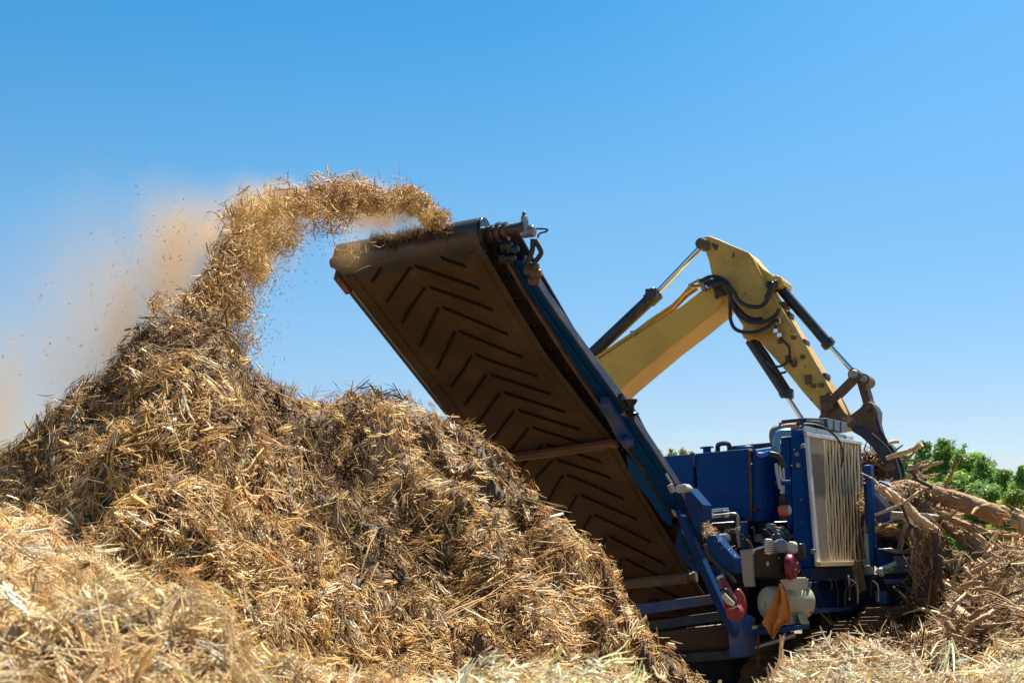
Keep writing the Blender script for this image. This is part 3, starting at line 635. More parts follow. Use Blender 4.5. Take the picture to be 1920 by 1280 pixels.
# ---- engine cover tanks at the rear
def box_between(pts_rear, b0, depth): return R(pts_rear, b0), gl * depth
m = MB(); m.prism(R([(1225, 857), (1298, 850), (1306, 975), (1248, 985)], 0.45), gl * 1.1)
part(m, 'engine_cover', BLUE, bevel=0.012)
m = MB(); m.prism(R([(1303, 850), (1408, 840), (1412, 978), (1312, 988)], 0.42), gl * 0.10)
tankp = part(m, 'tank_panel', BLUE, bevel=0.012)
m = MB(); m.prism(R([(1304, 853), (1400, 843), (1404, 975), (1313, 984)], 0.53), gl * 1.2)
part(m, 'tank_body', NAVY)
m = MB()        # rounded corner tank beside the panel
ca_ = GR(1411, 842, 0.42); cb_ = GR(1411, 978, 0.42)
n = 14; top = []; 
for q in range(n + 1):
    a = PI / 2 * q / n; top.append((0.24 * math.sin(a), 0.30 * (1 - math.cos(a))))
prof = [(0, 0)] + top[1:] + [(0.26, 1.1), (0.0, 1.1)]
hvec = cb_ - ca_
m.prism([ca_ + gc * x + gl * y for x, y in prof], hvec)
ft = part(m, 'fuel_tank', BLUE, bevel=0.01)
m = MB(); p = ca_ + gc * 0.17 + gl * 0.075 + hvec * 0.72
out_n = (gc * 0.72 - gl * 0.69).normalized(); tv = out_n.cross(gu).normalized()
m.prism([p + tv * (math.cos(t) * 0.06) + gu * (math.sin(t) * 0.15) for t in [2 * PI * i / 24 for i in range(24)]], out_n * 0.025)
part(m, 'tank_boss', BLUE, ft, bevel=0.012)
m = MB()
for (x, y) in ((1405, 846), (1407, 872), (1415, 955), (1404, 973)): m._lathe(GR(x, y, 0.38), gl, [(0, .02), (0.02, .028), (0.05, .028)], 10)
m.box(GR(1403, 843, 0.39), GR(1407, 978, 0.39) - GR(1403, 843, 0.39), gc * 0.025, gl * 0.02)
part(m, 'hinge', RUST, tankp)
m = MB(); m.tube(smooth_path([GR(x, y, 0.40) for x, y in ((1296, 858), (1296, 852), (1300, 850), (1301, 860), (1301, 872))], 5), 0.018, 8); part(m, 'latch_handle', BLUED, tankp)
m = MB(); m._lathe(GR(1326, 849, 0.6), gu, [(0, .05), (0.06, .05), (0.062, .085), (0.075, .085)], 18); part(m, 'filler_cap', BLUE)
m = MB(); m.tube(smooth_path([GR(x, y, 0.7) for x, y in ((1346, 848), (1346, 836), (1350, 832), (1362, 831), (1367, 835), (1368, 846))], 5), 0.03, 8); part(m, 'grab_handle', NAVY)
m = MB(); m.prism(R([(1368, 836), (1452, 828), (1453, 846), (1370, 850)], 0.9), gl * 0.3); part(m, 'hood_ridge', mat('dull_purple_steel', (0.06, 0.045, 0.06), 0.7, 0, (0.15, 0.1, 0.07), 0.5, 5), bevel=0.01)
m = MB(); m._lathe(GR(1398, 843, 0.6), gu, [(0, .09), (0.03, .1), (0.05, .08)], 18); part(m, 'filler_cap', BLUE)
# pipes near the column
hose('coolant_pipe', [(1457, 850), (1456, 835), (1456, 822), (1459, 814), (1466, 811), (1482, 810)], 16.2, 0.045, PALEB)
hose('coolant_pipe', [(1418, 848), (1436, 845), (1456, 842)], 16.15, 0.035, PALEB)
hose('coolant_pipe', [(1421, 852), (1432, 852), (1443, 848)], 16.0, 0.028, mat('bright_blue_pipe', (0.03, 0.16, 0.5), 0.35, 0, (0.1, 0.12, 0.2), 0.3, 8))
hose('charge_hose', [(1453, 832), (1450, 818), (1452, 808), (1460, 804), (1466, 803)], 16.4, 0.05, mat('brown_hose', (0.16, 0.11, 0.07), 0.6, 0, (0.3, 0.22, 0.12), 0.5, 6))
hose('charge_hose', [(1466, 803), (1478, 801), (1492, 800)], 16.4, 0.05, mat('silver_brown_hose', (0.38, 0.22, 0.15), 0.45, 0.3, (0.7, 0.65, 0.6), 0.5, 6))
hose('cable_bundle', [(1443, 851), (1456, 854), (1464, 862), (1469, 876)], 15.95, 0.035, BLACK)
m = MB()
for (x, y0, y1) in ((1463, 792, 806), (1498, 790, 806)): m.tube([W(x, y0, 16.4), W(x, y1, 16.4)], 0.015, 8)
m.tube([W(1466, 797, 16.4), W(1498, 793.5, 16.4)], 0.018, 8); part(m, 'clamp_frame', BLACKM)
hose('wire_loop', [(1455, 868), (1457, 885), (1461, 905), (1463, 916)], 15.9, 0.02, GREY)
hose('wire_loop', [(1462, 872), (1464, 890), (1467, 905), (1465, 925)], 15.95, 0.012, WHITEP)
hose('wire_loop', [(1468, 872), (1470, 895), (1469, 925)], 16.0, 0.012, GREY)
hose('wire_loop', [(1466, 876), (1461, 890), (1464, 925)], 16.05, 0.008, BLACK)
m = MB(); m.tube([W(1454, 905, 15.95), W(1482, 904, 15.9)], 0.03, 10); part(m, 'cross_pipe', BLUE)
m = MB(); m.prism([W(x, y, 15.95) for x, y in ((1461, 928), (1472, 927), (1473, 950), (1462, 950))], gl * 0.08); part(m, 'connector_block', BLACKM, bevel=0.005)
fx = W(1461, 957, 15.8); fd = gc
m = MB(); m._lathe(fx, fd, [(0, .045), (0.01, .058), (0.10, .06), (0.115, .055)], 22, 0); m._lathe(fx + fd * 0.112, fd, [(0, .05), (0.012, .05), (0.02, .035), (0.02, .012)], 22, 1)
part(m, 'oil_filter', [FILTR, GREY], label='orange red spin-on filter')

# ---- radiator housing
m = MB(); m.prism(R([(1463, 820), (1481, 818), (1486, 975), (1479, 1000), (1472, 960)], 0.10), gl * 0.3); part(m, 'mounting_post', BLUE, bevel=0.006)
tl, tr_, br, bl_ = GR(1482, 807), GR(1505, 804.5), GR(1530, 1062), GR(1489, 1066)
sd_len = (GS(1612, 832) - GS(1506, 808)).dot(gl)
m = MB(); m.prism([tl, tr_, br, bl_], gl * (sd_len + 0.02)); hous = part(m, 'radiator_housing', BLUE, bevel=0.01)
m = MB()
for x, y in ((1494, 851), (1496.5, 871.5)): m._lathe(GR(x, y, -0.025), gl, [(0, .012), (0, .024), (0.006, .03), (0.03, .03)], 20)
part(m, 'bolt_head', STEEL, hous)
m = MB()
for x, y in ((1501, 936), (1503, 979), (1484, 872), (1505, 1020), (1489, 842)): m._lathe(GR(x, y, -0.012), gl, [(0, .006), (0.004, .01), (0.02, .01)], 8)
part(m, 'rivet', CHROME, hous)
m = MB(); m.prism(R([(1497, 815), (1499, 815), (1523, 1055), (1520, 1055)], -0.012), gl * 0.03); part(m, 'corner_seam', BLUE, hous)
# radiator core on the long side
A0 = 0.012
m = MB(); m.prism(Sd([(1507, 809), (1512, 811), (1534, 1056), (1528, 1060)], A0), gc * 0.03); m.prism(Sd([(1507, 808), (1524, 813), (1612, 828), (1613, 834), (1524, 820), (1509, 817)], A0 + 0.03), gc * 0.03)
rad = part(m, 'radiator', WHITEP, bevel=0.003)
m = MB(); m.prism(Sd([(1528, 1053), (1596, 1052), (1597, 1060), (1529, 1062)], A0 + 0.02), gc * 0.06); part(m, 'wooden_sill', PALEWD, rad, bevel=0.003)
m = MB(); m.prism(Sd([(1513, 814), (1541, 820), (1554, 1052), (1535, 1052)], A0 - 0.004), gc * 0.02); part(m, 'core_panel', mat('brown_caked_panel', (0.20, 0.14, 0.085), 0.85, 0, (0.30, 0.21, 0.12), 0.5, 5, stretch=(5, 5, 1), bump=0.2), rad)
def fin_line(t):    # t 0..1 across the ribbed part; returns (x_top, y_top, x_mid, x_bottom, y_bottom)
    xt = 1541 + (1612 - 1541) * t; yt = 822 + (836 - 822) * t
    xm = 1548 + (1616 - 1548) * t; xb = 1554 + (1613 - 1554) * t
    if t > 0.74: xb += (t - 0.74) / 0.26 * 15
    return xt, yt, xm, xb, 1050 - (6 * max(0, t - 0.74) / 0.26)
fins = MB(); nf = 12
for k in range(nf):
    t0_, t1_ = k / nf, (k + 0.68) / nf
    if k in (0,): t1_ = (k + 0.95) / nf
    rws = []
    for q in range(13):
        s_ = q / 12; row = []
        for tt in (t0_, t1_):
            xt, yt, xm, xb, yb = fin_line(tt)
            x = xt + (xm - xt) * min(s_ / 0.72, 1) if s_ < 0.72 else xm + (xb - xm) * ((s_ - 0.72) / 0.28) ** 1.4
            y = yt + (yb - yt) * s_; row.append(GS(x + 0.5 * math.sin(q * 1.7 + k * 2), y, A0 + 0.01))
        rws.append(row)
    dd = 0.007 + 0.002 * ((k * 7) % 3)
    vs = []
    for l_, r_ in rws:
        md_ = l_.lerp(r_, 0.5); vs += [l_, l_.lerp(md_, 0.35) + gc * dd * .8, md_.lerp(r_, 0.3) + gc * dd, r_]
    fins.add(vs, [(i * 4 + j, i * 4 + j + 1, (i + 1) * 4 + j + 1, (i + 1) * 4 + j) for i in range(12) for j in range(3)] + [(0, 1, 2, 3), (48, 49, 50, 51)])
part(fins, 'cooling_fin', RAD, rad)
m = MB(); m.prism(Sd([(1541, 821), (1613, 834), (1619, 1010), (1616, 1048), (1553, 1052)], A0 - 0.008), gc * 0.01); part(m, 'core_panel', RADD, rad)
m = MB()
for k in range(13):
    x = 1554 + 5.6 * k; y = 1050 - (max(0, k - 11)) * 1.2
    p = GS(x, y, A0 + 0.06); m.cbox(p, gc * 0.03, gl * 0.045, gu * 0.022)
part(m, 'tube_end', WHITEP, rad)
m = MB()
for x, y in ((1505, 836), (1524, 1033)): m.cbox(GS(x + 1, y, 0.05), gc * 0.05, gl * 0.05, gu * 0.05)
part(m, 'bracket', STEEL, rad, bevel=0.005)
m = MB(); m.prism(Sd([(1595, 1050), (1602, 1050), (1612, 1108), (1606, 1112)], 0.05), gc * 0.05); m.tube([GS(1608, 1050, 0.1), GS(1618, 1105, 0.1)], 0.05, 8, jit=.1)
part(m, 'wedged_plank', BARK)
# box on top, base plate
m = MB(); m.prism(Sd([(1507, 797), (1588, 815), (1586, 826), (1508, 808)], -0.02), -gc * 0.28); part(m, 'top_plate', STEEL, bevel=0.006)
lbl = [(1551, 783), (1588, 792), (1588, 811), (1553, 804)]
m = MB(); m.prism(Sd(lbl, -0.02), -gc * 0.36); bx = part(m, 'battery_box', mat('blue_grey_box', (0.075, 0.115, 0.15), 0.45, 0, (0.05, 0.05, 0.05), 0.5, 6), bevel=0.008)
m = MB(); m.prism(Sd([(1511, 782.5), (1551, 784), (1553, 800), (1512, 797)], -0.05), -gc * 0.30); part(m, 'box_lid', NAVY, bx, bevel=0.008)
m = MB()
for x in (1563, 1576): m.prism(Sd([(x, 784 + (x - 1551) * .25), (x + 1.4, 784.4 + (x - 1551) * .25), (x + 1.6, 808 + (x - 1563) * .15), (x + .2, 807.6 + (x - 1563) * .15)], -0.018), gc * 0.006)
part(m, 'box_seam', BLACK, bx)
m = MB(); m.prism(Sd([(1587, 816), (1602, 817), (1600, 824), (1588, 823)], 0.0), -gc * 0.2); part(m, 'top_bracket', WHITEP, bevel=0.004)
hose('cable', [(1507, 795), (1525, 796), (1545, 802), (1562, 813), (1574, 828), (1580, 845), (1580, 862), (1577, 876)], 15.7, 0.012, BLACK)
hose('cable', [(1500, 802), (1515, 792), (1530, 790), (1545, 794)], 15.9, 0.010, BLACK)

# ---- engine bay below the tank
slab('engine_block', [(1300, 985), (1500, 975), (1510, 1130), (1320, 1150)], 16.75, 0.9, BLACKM, 0.02)
slab('engine_shelf', [(1312, 992), (1385, 985), (1388, 1004), (1318, 1008)], 16.5, 0.4, BLUED, 0.006)
slab('engine_shelf', [(1315, 972), (1378, 966), (1380, 986), (1320, 990)], 16.55, 0.3, NAVY, 0.006)
slab('frame_post', [(1386, 978), (1394, 977), (1398, 1060), (1390, 1062)], 16.2, 0.15, BLUED, 0.005)
hose('steel_pipe', [(1312, 961), (1340, 957), (1366, 955)], 15.9, 0.022, CHROME)
hose('steel_pipe', [(1314, 968), (1345, 966), (1374, 963), (1382, 966), (1384, 974), (1384, 1000), (1386, 1025)], 15.85, 0.018, STEEL)
m = MB(); 
for x, y in ((1334, 966), (1362, 966), (1383, 991)): m.cbox(W(x, y, 15.8), gc * 0.04, gl * 0.05, gu * 0.045)
part(m, 'pipe_clamp', CREAM, bevel=0.004)
m = MB(); rr_ = random.Random(3)
for k in range(26):
    x, y = rr_.uniform(1392, 1480), rr_.uniform(985, 1025); p = W(x, y, 16.5)
    if k % 2: m.cbox(p, gc * rr_.uniform(.03, .12), gl * .1, gu * rr_.uniform(.03, .1))
    else: m.tube(smooth_path([p, p + gc * rr_.uniform(.05, .2) - gu * .05, p + gc * rr_.uniform(0, .2) - gu * rr_.uniform(.1, .3)], 4), rr_.uniform(.01, .025), 8)
part(m, 'engine_fitting', STEEL, bevel=0.004)
m = MB()
for k in range(22):
    x, y = rr_.uniform(1318, 1385), rr_.uniform(992, 1080); p = W(x, y, rr_.uniform(16.1, 16.5))
    m.cbox(p, gc * rr_.uniform(.03, .14), gl * .1, gu * rr_.uniform(.02, .08))
part(m, 'engine_fitting', WORN, bevel=0.004)
for k in range(16):
    x, y = rr_.uniform(1320, 1480), rr_.uniform(984, 1020); dx, dy = rr_.uniform(-18, 22), rr_.uniform(18, 60)
    hose('engine_hose', [(x, y), (x + dx * .6, y + dy * .3), (x + dx, y + dy)], rr_.uniform(15.9, 16.3), rr_.uniform(.008, .02), rr_.choice([BLACK, BLACK, BLACKM, STEEL, RUST]))
for k in range(12):
    x, y = rr_.uniform(1500, 1660), rr_.uniform(1072, 1100); dx, dy = rr_.uniform(-14, 18), rr_.uniform(18, 50)
    hose('chassis_hose', [(x, y), (x + dx * .9, y + dy * .3), (x + dx, y + dy)], rr_.uniform(15.7, 15.95), rr_.uniform(.006, .013), rr_.choice([BLACK, BLACKM, STEEL]))
m = MB(); m._lathe(W(1348, 1012, 15.8), gc, [(0, .04), (.02, .07), (.1, .07), (.13, .03)], 16); part(m, 'small_pump', STEEL)
# compressor set
slab('belt_guard', [(1387, 1031), (1410, 1028), (1413, 1096), (1414, 1099), (1396, 1100), (1393, 1090)], 15.3, 0.06, mat('beige_guard', (0.34, 0.32, 0.24), 0.5, 0, (0.2, 0.15, 0.1), 0.4, 5), 0.006)
cmpb = slab('compressor_engine', [(1411, 1030), (1420, 1024), (1470, 1020), (1480, 1045), (1486, 1076), (1470, 1084), (1420, 1086), (1413, 1080)], 15.35, 0.35, BLACKM, 0.03, label='black cased petrol engine with red fan housing')
m = MB()
for k in range(6):
    y = 1014 + k * 4.2; m.prism([W(x, yy, 15.15) for x, yy in ((1433 + (k % 2), y), (1449, y - 1), (1449, y + 1.2), (1433, y + 2.2))], gl * 0.18)
m.cyl(W(1441, 1010, 15.25), W(1441, 1038, 15.25), 0.035, 14)
part(m, 'cylinder_head', mat('cast_alloy', (0.55, 0.55, 0.55), 0.35, 0.7, (0.1, 0.1, 0.1), 0.4, 12), cmpb)
m = MB(); p = W(1459, 1023, 15.1); m._lathe(p, gc * 0.8 - gl * 0.6, [(0, .05), (0.01, .068), (0.07, .072), (0.08, .06), (0.082, .03)], 24); part(m, 'air_filter', mat('grey_plastic', (0.16, 0.17, 0.18), 0.5, 0, (0.3, 0.28, 0.25), 0.4, 6), cmpb)
slab('petrol_tank', [(1470, 1016), (1483, 1014), (1488, 1018), (1489, 1034), (1483, 1037), (1472, 1036)], 15.3, 0.15, mat('beige_plastic', (0.55, 0.5, 0.36), 0.4, 0, (0.6, 0.6, 0.55), 0.4, 6), 0.015, cmpb)
m = MB(); p = W(1484, 1062, 15.2); a_ = (gc + gl * 0.12).normalized(); p = p - a_ * 0.05
m._lathe(p, a_, [(0, .09), (0.0, .135), (0.03, .14), (0.07, .13), (0.085, .11), (0.087, .09), (0.08, .085), (0.08, .01)], 28)
for q in range(14):
    an = 2 * PI * q / 14; X_ = a_.cross(gu).normalized(); v_ = X_ * math.cos(an) + gu * math.sin(an)
    m.tube([p + a_ * 0.055 + v_ * 0.117, p + a_ * 0.095 + v_ * 0.10, p + a_ * 0.118 + v_ * 0.06], 0.006, 5)
part(m, 'fan_housing', MAG, cmpb)
slab('fan_bracket', [(1470, 1033), (1476, 1030), (1482, 1060), (1484, 1078), (1478, 1070)], 15.2, 0.06, MAG, 0.006, cmpb)
slab('cooling_shroud', [(1484, 1020), (1504, 1018), (1508, 1050), (1494, 1048)], 15.6, 0.12, BLACKM, 0.01, cmpb)
m = MB()
for (x, y, ww, hh) in ((1437, 1052, 4, 8), (1473, 1052, 3, 6), (1459, 1044, 2, 2)): m.box(W(x, y, 15.33), W(x + ww, y, 15.33) - W(x, y, 15.33), W(x, y + hh, 15.33) - W(x, y, 15.33), gl * 0.01)
part(m, 'data_label', WHITEP, cmpb)
hose('exhaust_pipe', [(1412, 1038), (1415, 1030), (1428, 1026), (1436, 1024)], 15.2, 0.012, CHROME, cmpb)
# air receiver
a_ = (gl * 0.86 + gc * 0.50).normalized(); p = W(1440, 1131, 15.4); rt = 0.185
m = MB(); m._lathe(p, a_, [(-0.055, 0.01), (-0.052, .05), (-0.04, .10), (-0.02, .15), (0.0, .175), (0.025, rt), (0.50, rt), (0.53, .165), (0.56, .12), (0.575, .05), (0.58, .01)], 36)
at = part(m, 'air_receiver', CREAM, label='cream painted air tank', ang=60)
m = MB(); m.ring(p - a_ * 0.07, a_, 0.022, 0.032, 0.03, 16); part(m, 'drain_ring', CREAM, at)
slab('tank_saddle', [(1461, 1086), (1498, 1082), (1500, 1104), (1474, 1106)], 15.2, 0.25, CREAM, 0.008, at)
m = MB(); m.prism([W(x, y, 15.3) for x, y in ((1475, 1158), (1483, 1155), (1488, 1170), (1474, 1172), (1468, 1166))], gl * 0.2); m.prism([W(x, y, 15.3) for x, y in ((1495, 1150), (1502, 1158), (1508, 1170), (1500, 1168))], gl * 0.2); part(m, 'tank_foot', CREAM, at, bevel=0.004)
# red canister with hose
m = MB(); a0, a1 = W(1352, 1085, 14.1), W(1372, 1128, 14.0); d_ = (a1 - a0).normalized(); ll = (a1 - a0).length
m._lathe(a0, d_, [(0.0, .042), (0.04, .045), (ll * .5, .052), (ll, .06), (ll + .02, .04)], 20)
can = part(m, 'hydraulic_canister', RED, label='red hydraulic canister with white cap')
m = MB(); m._lathe(a0 - d_ * 0.035, d_, [(0, .02), (0.002, .038), (0.03, .040), (0.032, .03)], 20); part(m, 'cap', WHITEP, can)
slab('red_guard', [(1352, 1118), (1358, 1106), (1372, 1112), (1382, 1100), (1392, 1116), (1396, 1132), (1394, 1150), (1384, 1158), (1368, 1156), (1356, 1142)], 14.1, 0.10, RED, 0.03, can)
m = MB(); m._lathe(W(1378, 1148, 14.0), gl, [(-0.05, .05), (-0.045, .078), (0.05, .08)], 20); part(m, 'red_cover', RED, can)
m = MB(); m.tube([W(1356, 1114, 13.9), W(1366, 1126, 13.88), W(1375, 1132, 13.9)], [0.025, 0.032, 0.022], 12); m.tube([W(1368, 1141, 13.85), W(1391, 1133, 13.85)], 0.006, 6); part(m, 'cream_handle', CREAM, can)
hose('hydraulic_hose', [(1350, 1106), (1362, 1106), (1374, 1120), (1382, 1140)], 13.95, 0.018, BLACK)
# deck bar under compressor
slab('deck_beam', [(1378, 1183), (1480, 1173), (1492, 1172), (1490, 1182), (1380, 1195)], 15.1, 0.5, BLUE, 0.006)
slab('deck_plate', [(1380, 1175), (1420, 1171), (1420, 1178), (1380, 1184)], 15.05, 0.25, STEEL, 0.006)
m = MB()
for k in range(12):
    p = W(1421 + (k % 2) * .5, 1192 + k * 5, 15.0); t_ = gc if k % 2 else gl
    m.tube([p + t_ * 0.016 * math.cos(q) + gu * 0.022 * math.sin(q) for q in [2 * PI * i / 10 for i in range(11)]], 0.005, 5)
part(m, 'chain', RUST)
m = MB()
m.tube(smooth_path([W(1390, 1200, 15.3), W(1400, 1215, 15.3), W(1440, 1205, 15.3), W(1490, 1188, 15.3)], 5), 0.035, 10)
m._lathe(W(1395, 1205, 15.2), gl, [(0, .07), (.15, .08), (.3, .06)], 16); part(m, 'lower_pipe', STEEL)
m = MB(); m.tube([W(1510, 1095, 15.5), W(1500, 1150, 15.5)], 0.012, 8); m.tube([W(1514, 1085, 15.5), W(1512, 1150, 15.5)], 0.012, 8); part(m, 'tie_rod', STEEL)

# ---- chassis, right of the compressor
def sideslab(name, pts, a0, th, mt, bevel=0.006, label=None):
    mb = MB(); mb.prism(Sd(pts, a0), -gc * th); return part(mb, name, mt, None, bevel, label)
sideslab('chassis_beam', [(1524, 1064), (1612, 1060), (1640, 1060), (1640, 1086), (1550, 1088), (1524, 1086)], 0.0, 0.3, NAVY)
slab('chassis_beam', [(1496, 1068), (1526, 1066), (1526, 1086), (1500, 1088)], 15.95, 0.2, NAVY)
sideslab('chassis_plate', [(1532, 1090), (1575, 1087), (1580, 1130), (1592, 1140), (1525, 1144)], -0.25, 0.12, BLUED, label='scuffed lighter blue plate')
sideslab('chassis_plate', [(1606, 1088), (1640, 1086), (1642, 1134), (1610, 1142)], 0.0, 0.2, NAVY)
sideslab('chassis_ledge', [(1520, 1141), (1598, 1137), (1600, 1144), (1522, 1150)], 0.05, 0.5, BLUED)
slab('chassis_frame', [(1380, 1090), (1660, 1075), (1760, 1060), (1756, 1140), (1640, 1146), (1400, 1190)], 17.4, 0.8, mat('blackish_blue_steel', (0.006, 0.015, 0.045), 0.7, 0, (0.05, 0.035, 0.025), 0.5, 4), 0.02)  # blackish blue base with brown dirt
slab('guard_post', [(1616, 872), (1632, 870), (1634, 905), (1641, 1060), (1630, 1062), (1622, 905)], 16.9, 0.15, BLUE, 0.02)
slab('guard_post', [(1618, 905), (1626, 905), (1632, 1000), (1624, 1000)], 17.1, 0.3, NAVY, 0.01)
slab('side_panel', [(1632, 905), (1672, 955), (1680, 970), (1680, 1000), (1642, 1010)], 17.3, 0.15, BLUED, 0.01)
m = MB(); m.tube([W(1630, 915, 17.1), W(1650, 935, 17.1), W(1672, 962, 17.1)], 0.022, 8); part(m, 'hopper_rim', STEEL)
slab('infeed_hopper', [(1634, 905), (1650, 900), (1700, 925), (1745, 958), (1740, 968), (1680, 968), (1668, 960)], 17.6, 0.9, BLUED, 0.02)
slab('hopper_wing', [(1670, 958), (1738, 962), (1748, 966), (1744, 982), (1704, 984), (1690, 974), (1668, 974)], 16.7, 0.5, STEEL, 0.008)
slab('brace_bar', [(1696, 974), (1704, 974), (1688, 1032), (1680, 1031)], 16.85, 0.08, STEEL, 0.004)
slab('brace_bar', [(1712, 980), (1730, 985), (1732, 1065), (1708, 1060)], 17.4, 0.2, BLUED, 0.01)
slab('side_plate', [(1642, 1028), (1672, 1030), (1706, 1036), (1706, 1066), (1646, 1058)], 16.9, 0.2, BLUE, 0.008)
slab('step_plate', [(1645, 1028), (1668, 1027), (1706, 1033), (1704, 1038), (1680, 1038)], 16.7, 0.25, STEEL, 0.006)
slab('valve_cover', [(1674, 1040), (1706, 1042), (1706, 1074), (1676, 1074)], 16.75, 0.15, mat('scratched_blue_grey', (0.09, 0.13, 0.22), 0.5, 0.2, (0.3, 0.28, 0.27), 0.4, 7, stretch=(4, 4, 1)), 0.008)
m = MB(); m.tube(smooth_path([W(1644, 1075, 16.6), W(1652, 1066, 16.6), W(1665, 1062, 16.6), W(1680, 1055, 16.6)], 5), [0.03] * 16, 10)
m.ring(W(1650, 1072, 16.55), gc, 0.035, 0.055, 0.04); part(m, 'outrigger_ram', GREY)
slab('lower_bracket', [(1655, 1085), (1700, 1085), (1700, 1092), (1660, 1095)], 16.5, 0.1, BLUED, 0.005)
m = MB(); m.tube([W(1664, 1095, 16.5), W(1674, 1140, 16.5)], 0.02, 8); m.tube([W(1674, 1095, 16.5), W(1682, 1140, 16.5)], 0.02, 8); part(m, 'tie_rod', BLACKM)
slab('lower_panel', [(1640, 1108), (1662, 1108), (1664, 1132), (1642, 1130)], 16.4, 0.1, BLUED, 0.005)
slab('lower_panel', [(1672, 1105), (1750, 1105), (1760, 1120), (1750, 1130), (1674, 1128)], 17.1, 0.3, BLUE, 0.01)
slab('tail_panel', [(1706, 985), (1740, 975), (1756, 1100), (1706, 1100)], 17.6, 0.5, NAVY, 0.01)

slab('hopper_side', [(1640, 975), (1722, 985), (1742, 1064), (1642, 1064)], 17.8, 0.2, NAVY, 0.01)
# ---- crawler tracks
def track(ac, parent, zdep, pts, wdt, name='crawler_track'):
    P = smooth_path([W(x, y, zdep) for x, y in pts] , 5); tr = MB(); n_ = len(P)
    side = gc * wdt
    tr.add([q for p in P for q in (p, p + side)], [(i * 2, i * 2 + 1, ((i + 1) % n_) * 2 + 1, ((i + 1) % n_) * 2) for i in range(n_ - 1)], 0)
    # shoes
    tot = [0]
    for a, b in zip(P[:-1], P[1:]): tot.append(tot[-1] + (b - a).length)
    s_ = 0; cen = sum(P, Vector()) / n_
    while s_ < tot[-1]:
        i = max(j for j in range(n_ - 1) if tot[j] <= s_); p = P[i].lerp(P[i + 1], (s_ - tot[i]) / max(tot[i + 1] - tot[i], 1e-6))
        t_ = (P[i + 1] - P[i]).normalized(); nn = t_.cross(gc).normalized()
        if nn.dot(p - cen) < 0: nn = -nn
        tr.cbox(p + side * 0.5 + nn * 0.015, t_ * 0.13, side * 1.02, nn * 0.03, 0); tr.cbox(p + side * 0.5 + nn * 0.045 + t_ * 0.04, t_ * 0.02, side * 1.0, nn * 0.05, 0)
        s_ += 0.17
    return part(tr, name, mat('muddy_track_steel', (0.07, 0.045, 0.025), 0.8, 0.3, (0.2, 0.12, 0.05), 0.6, 5, bump=0.3), bevel=0)
tpts = [(1598, 1168), (1615, 1152), (1650, 1150), (1672, 1146), (1700, 1146), (1735, 1160), (1746, 1185), (1742, 1230), (1725, 1275), (1690, 1300), (1500, 1318), (1420, 1322), (1390, 1295), (1395, 1250), (1440, 1215), (1520, 1190), (1598, 1168)]
track(0, gr_root, 16.2, tpts, 0.5)
slab('track_frame', [(1450, 1225), (1600, 1185), (1725, 1180), (1725, 1250), (1500, 1295), (1430, 1290)], 16.45, 0.35, RUST, 0.03)
slab('belly_shade_slab', [(1225, 1236), (1560, 1215), (1600, 1230), (1600, 1300), (1225, 1330)], 17.0, 2.2, NAVY, 0.01)  # deep slab added under the machine to shade the ground
track(0, gr_root, 19.6, [(x - 330, 1038 + (y - 1038) * 0.86) for x, y in tpts], 0.5)

# rag
m = MB(); rows_ = []
edge_l = [(1463, 1094), (1455, 1112), (1446, 1134), (1438, 1152), (1430, 1166), (1440, 1180), (1449, 1196)]
edge_r = [(1464, 1094), (1474, 1112), (1481, 1132), (1485, 1152), (1484, 1166), (1466, 1172), (1450, 1197)]
for (l_, r_), q in zip(zip(edge_l, edge_r), range(7)):
    a, b = W(*l_, 14.95), W(*r_, 14.95); rows_.append([a.lerp(b, j / 8) - gl * (0.035 * math.sin(j * 1.5 + q * .4)) for j in range(9)])
m.add([p for r in rows_ for p in r], [(i * 9 + j, i * 9 + j + 1, (i + 1) * 9 + j + 1, (i + 1) * 9 + j) for i in range(6) for j in range(8)])
rag = m.build('rag', ORANGE, loc=W(1463, 1094, 14.95)); tag(rag, 'crumpled orange cloth hanging in front of the cream air tank', 'rag')
so = rag.modifiers.new('solid', 'SOLIDIFY'); so.thickness = 0.008

# ------------------------------------------------------------------ excavator
ee = Vector((0.906, -0.423, 0)); eq = Vector((0.423, 0.906, 0)); E0 = W(1650, 800, 20.0)
def E(px, py, off=0.0): return hit(px, py, E0 + eq * off, eq)
def EP(pts, off=0.0): return [E(x, y, off) for x, y in pts]
ft_ = E(900, 960, 0.3)
ex = thing('excavator', 'worn yellow excavator with raised boom and grapple bucket reaching behind the blue grinder', 'excavator', (ft_.x - 1.2, ft_.y + 0.8, 0))
def epart(mb, name, mt, parent=None, bevel=0.0, label=None, ang=38):
    if name in SPLIT and len(mb.cuts) > 1:
        for q in mb.each(): o = q.build(name, mt, parent or ex, bevel, ang)
        return o
    o = mb.build(name, mt, parent or ex, bevel, ang)
    if label: o['label'] = label
    return o
def eslab(name, pts, off, th, mt, bevel=0.01, parent=None, label=None):
    mb = MB(); mb.prism(EP(pts, off), eq * th); return epart(mb, name, mt, parent, bevel, label)
boom = eslab('boom', [(870, 985), (905, 900), (960, 815), (1040, 735), (1109, 681), (1195, 624), (1277, 573), (1296, 558), (1313, 545), (1335, 536), (1352, 534), (1360, 545), (1359, 557), (1347, 580), (1328, 595), (1300, 618), (1250, 656), (1166, 727), (1110, 780), (1040, 850), (970, 930), (915, 1000)], 0.05, 0.75, YELB, 0.03)
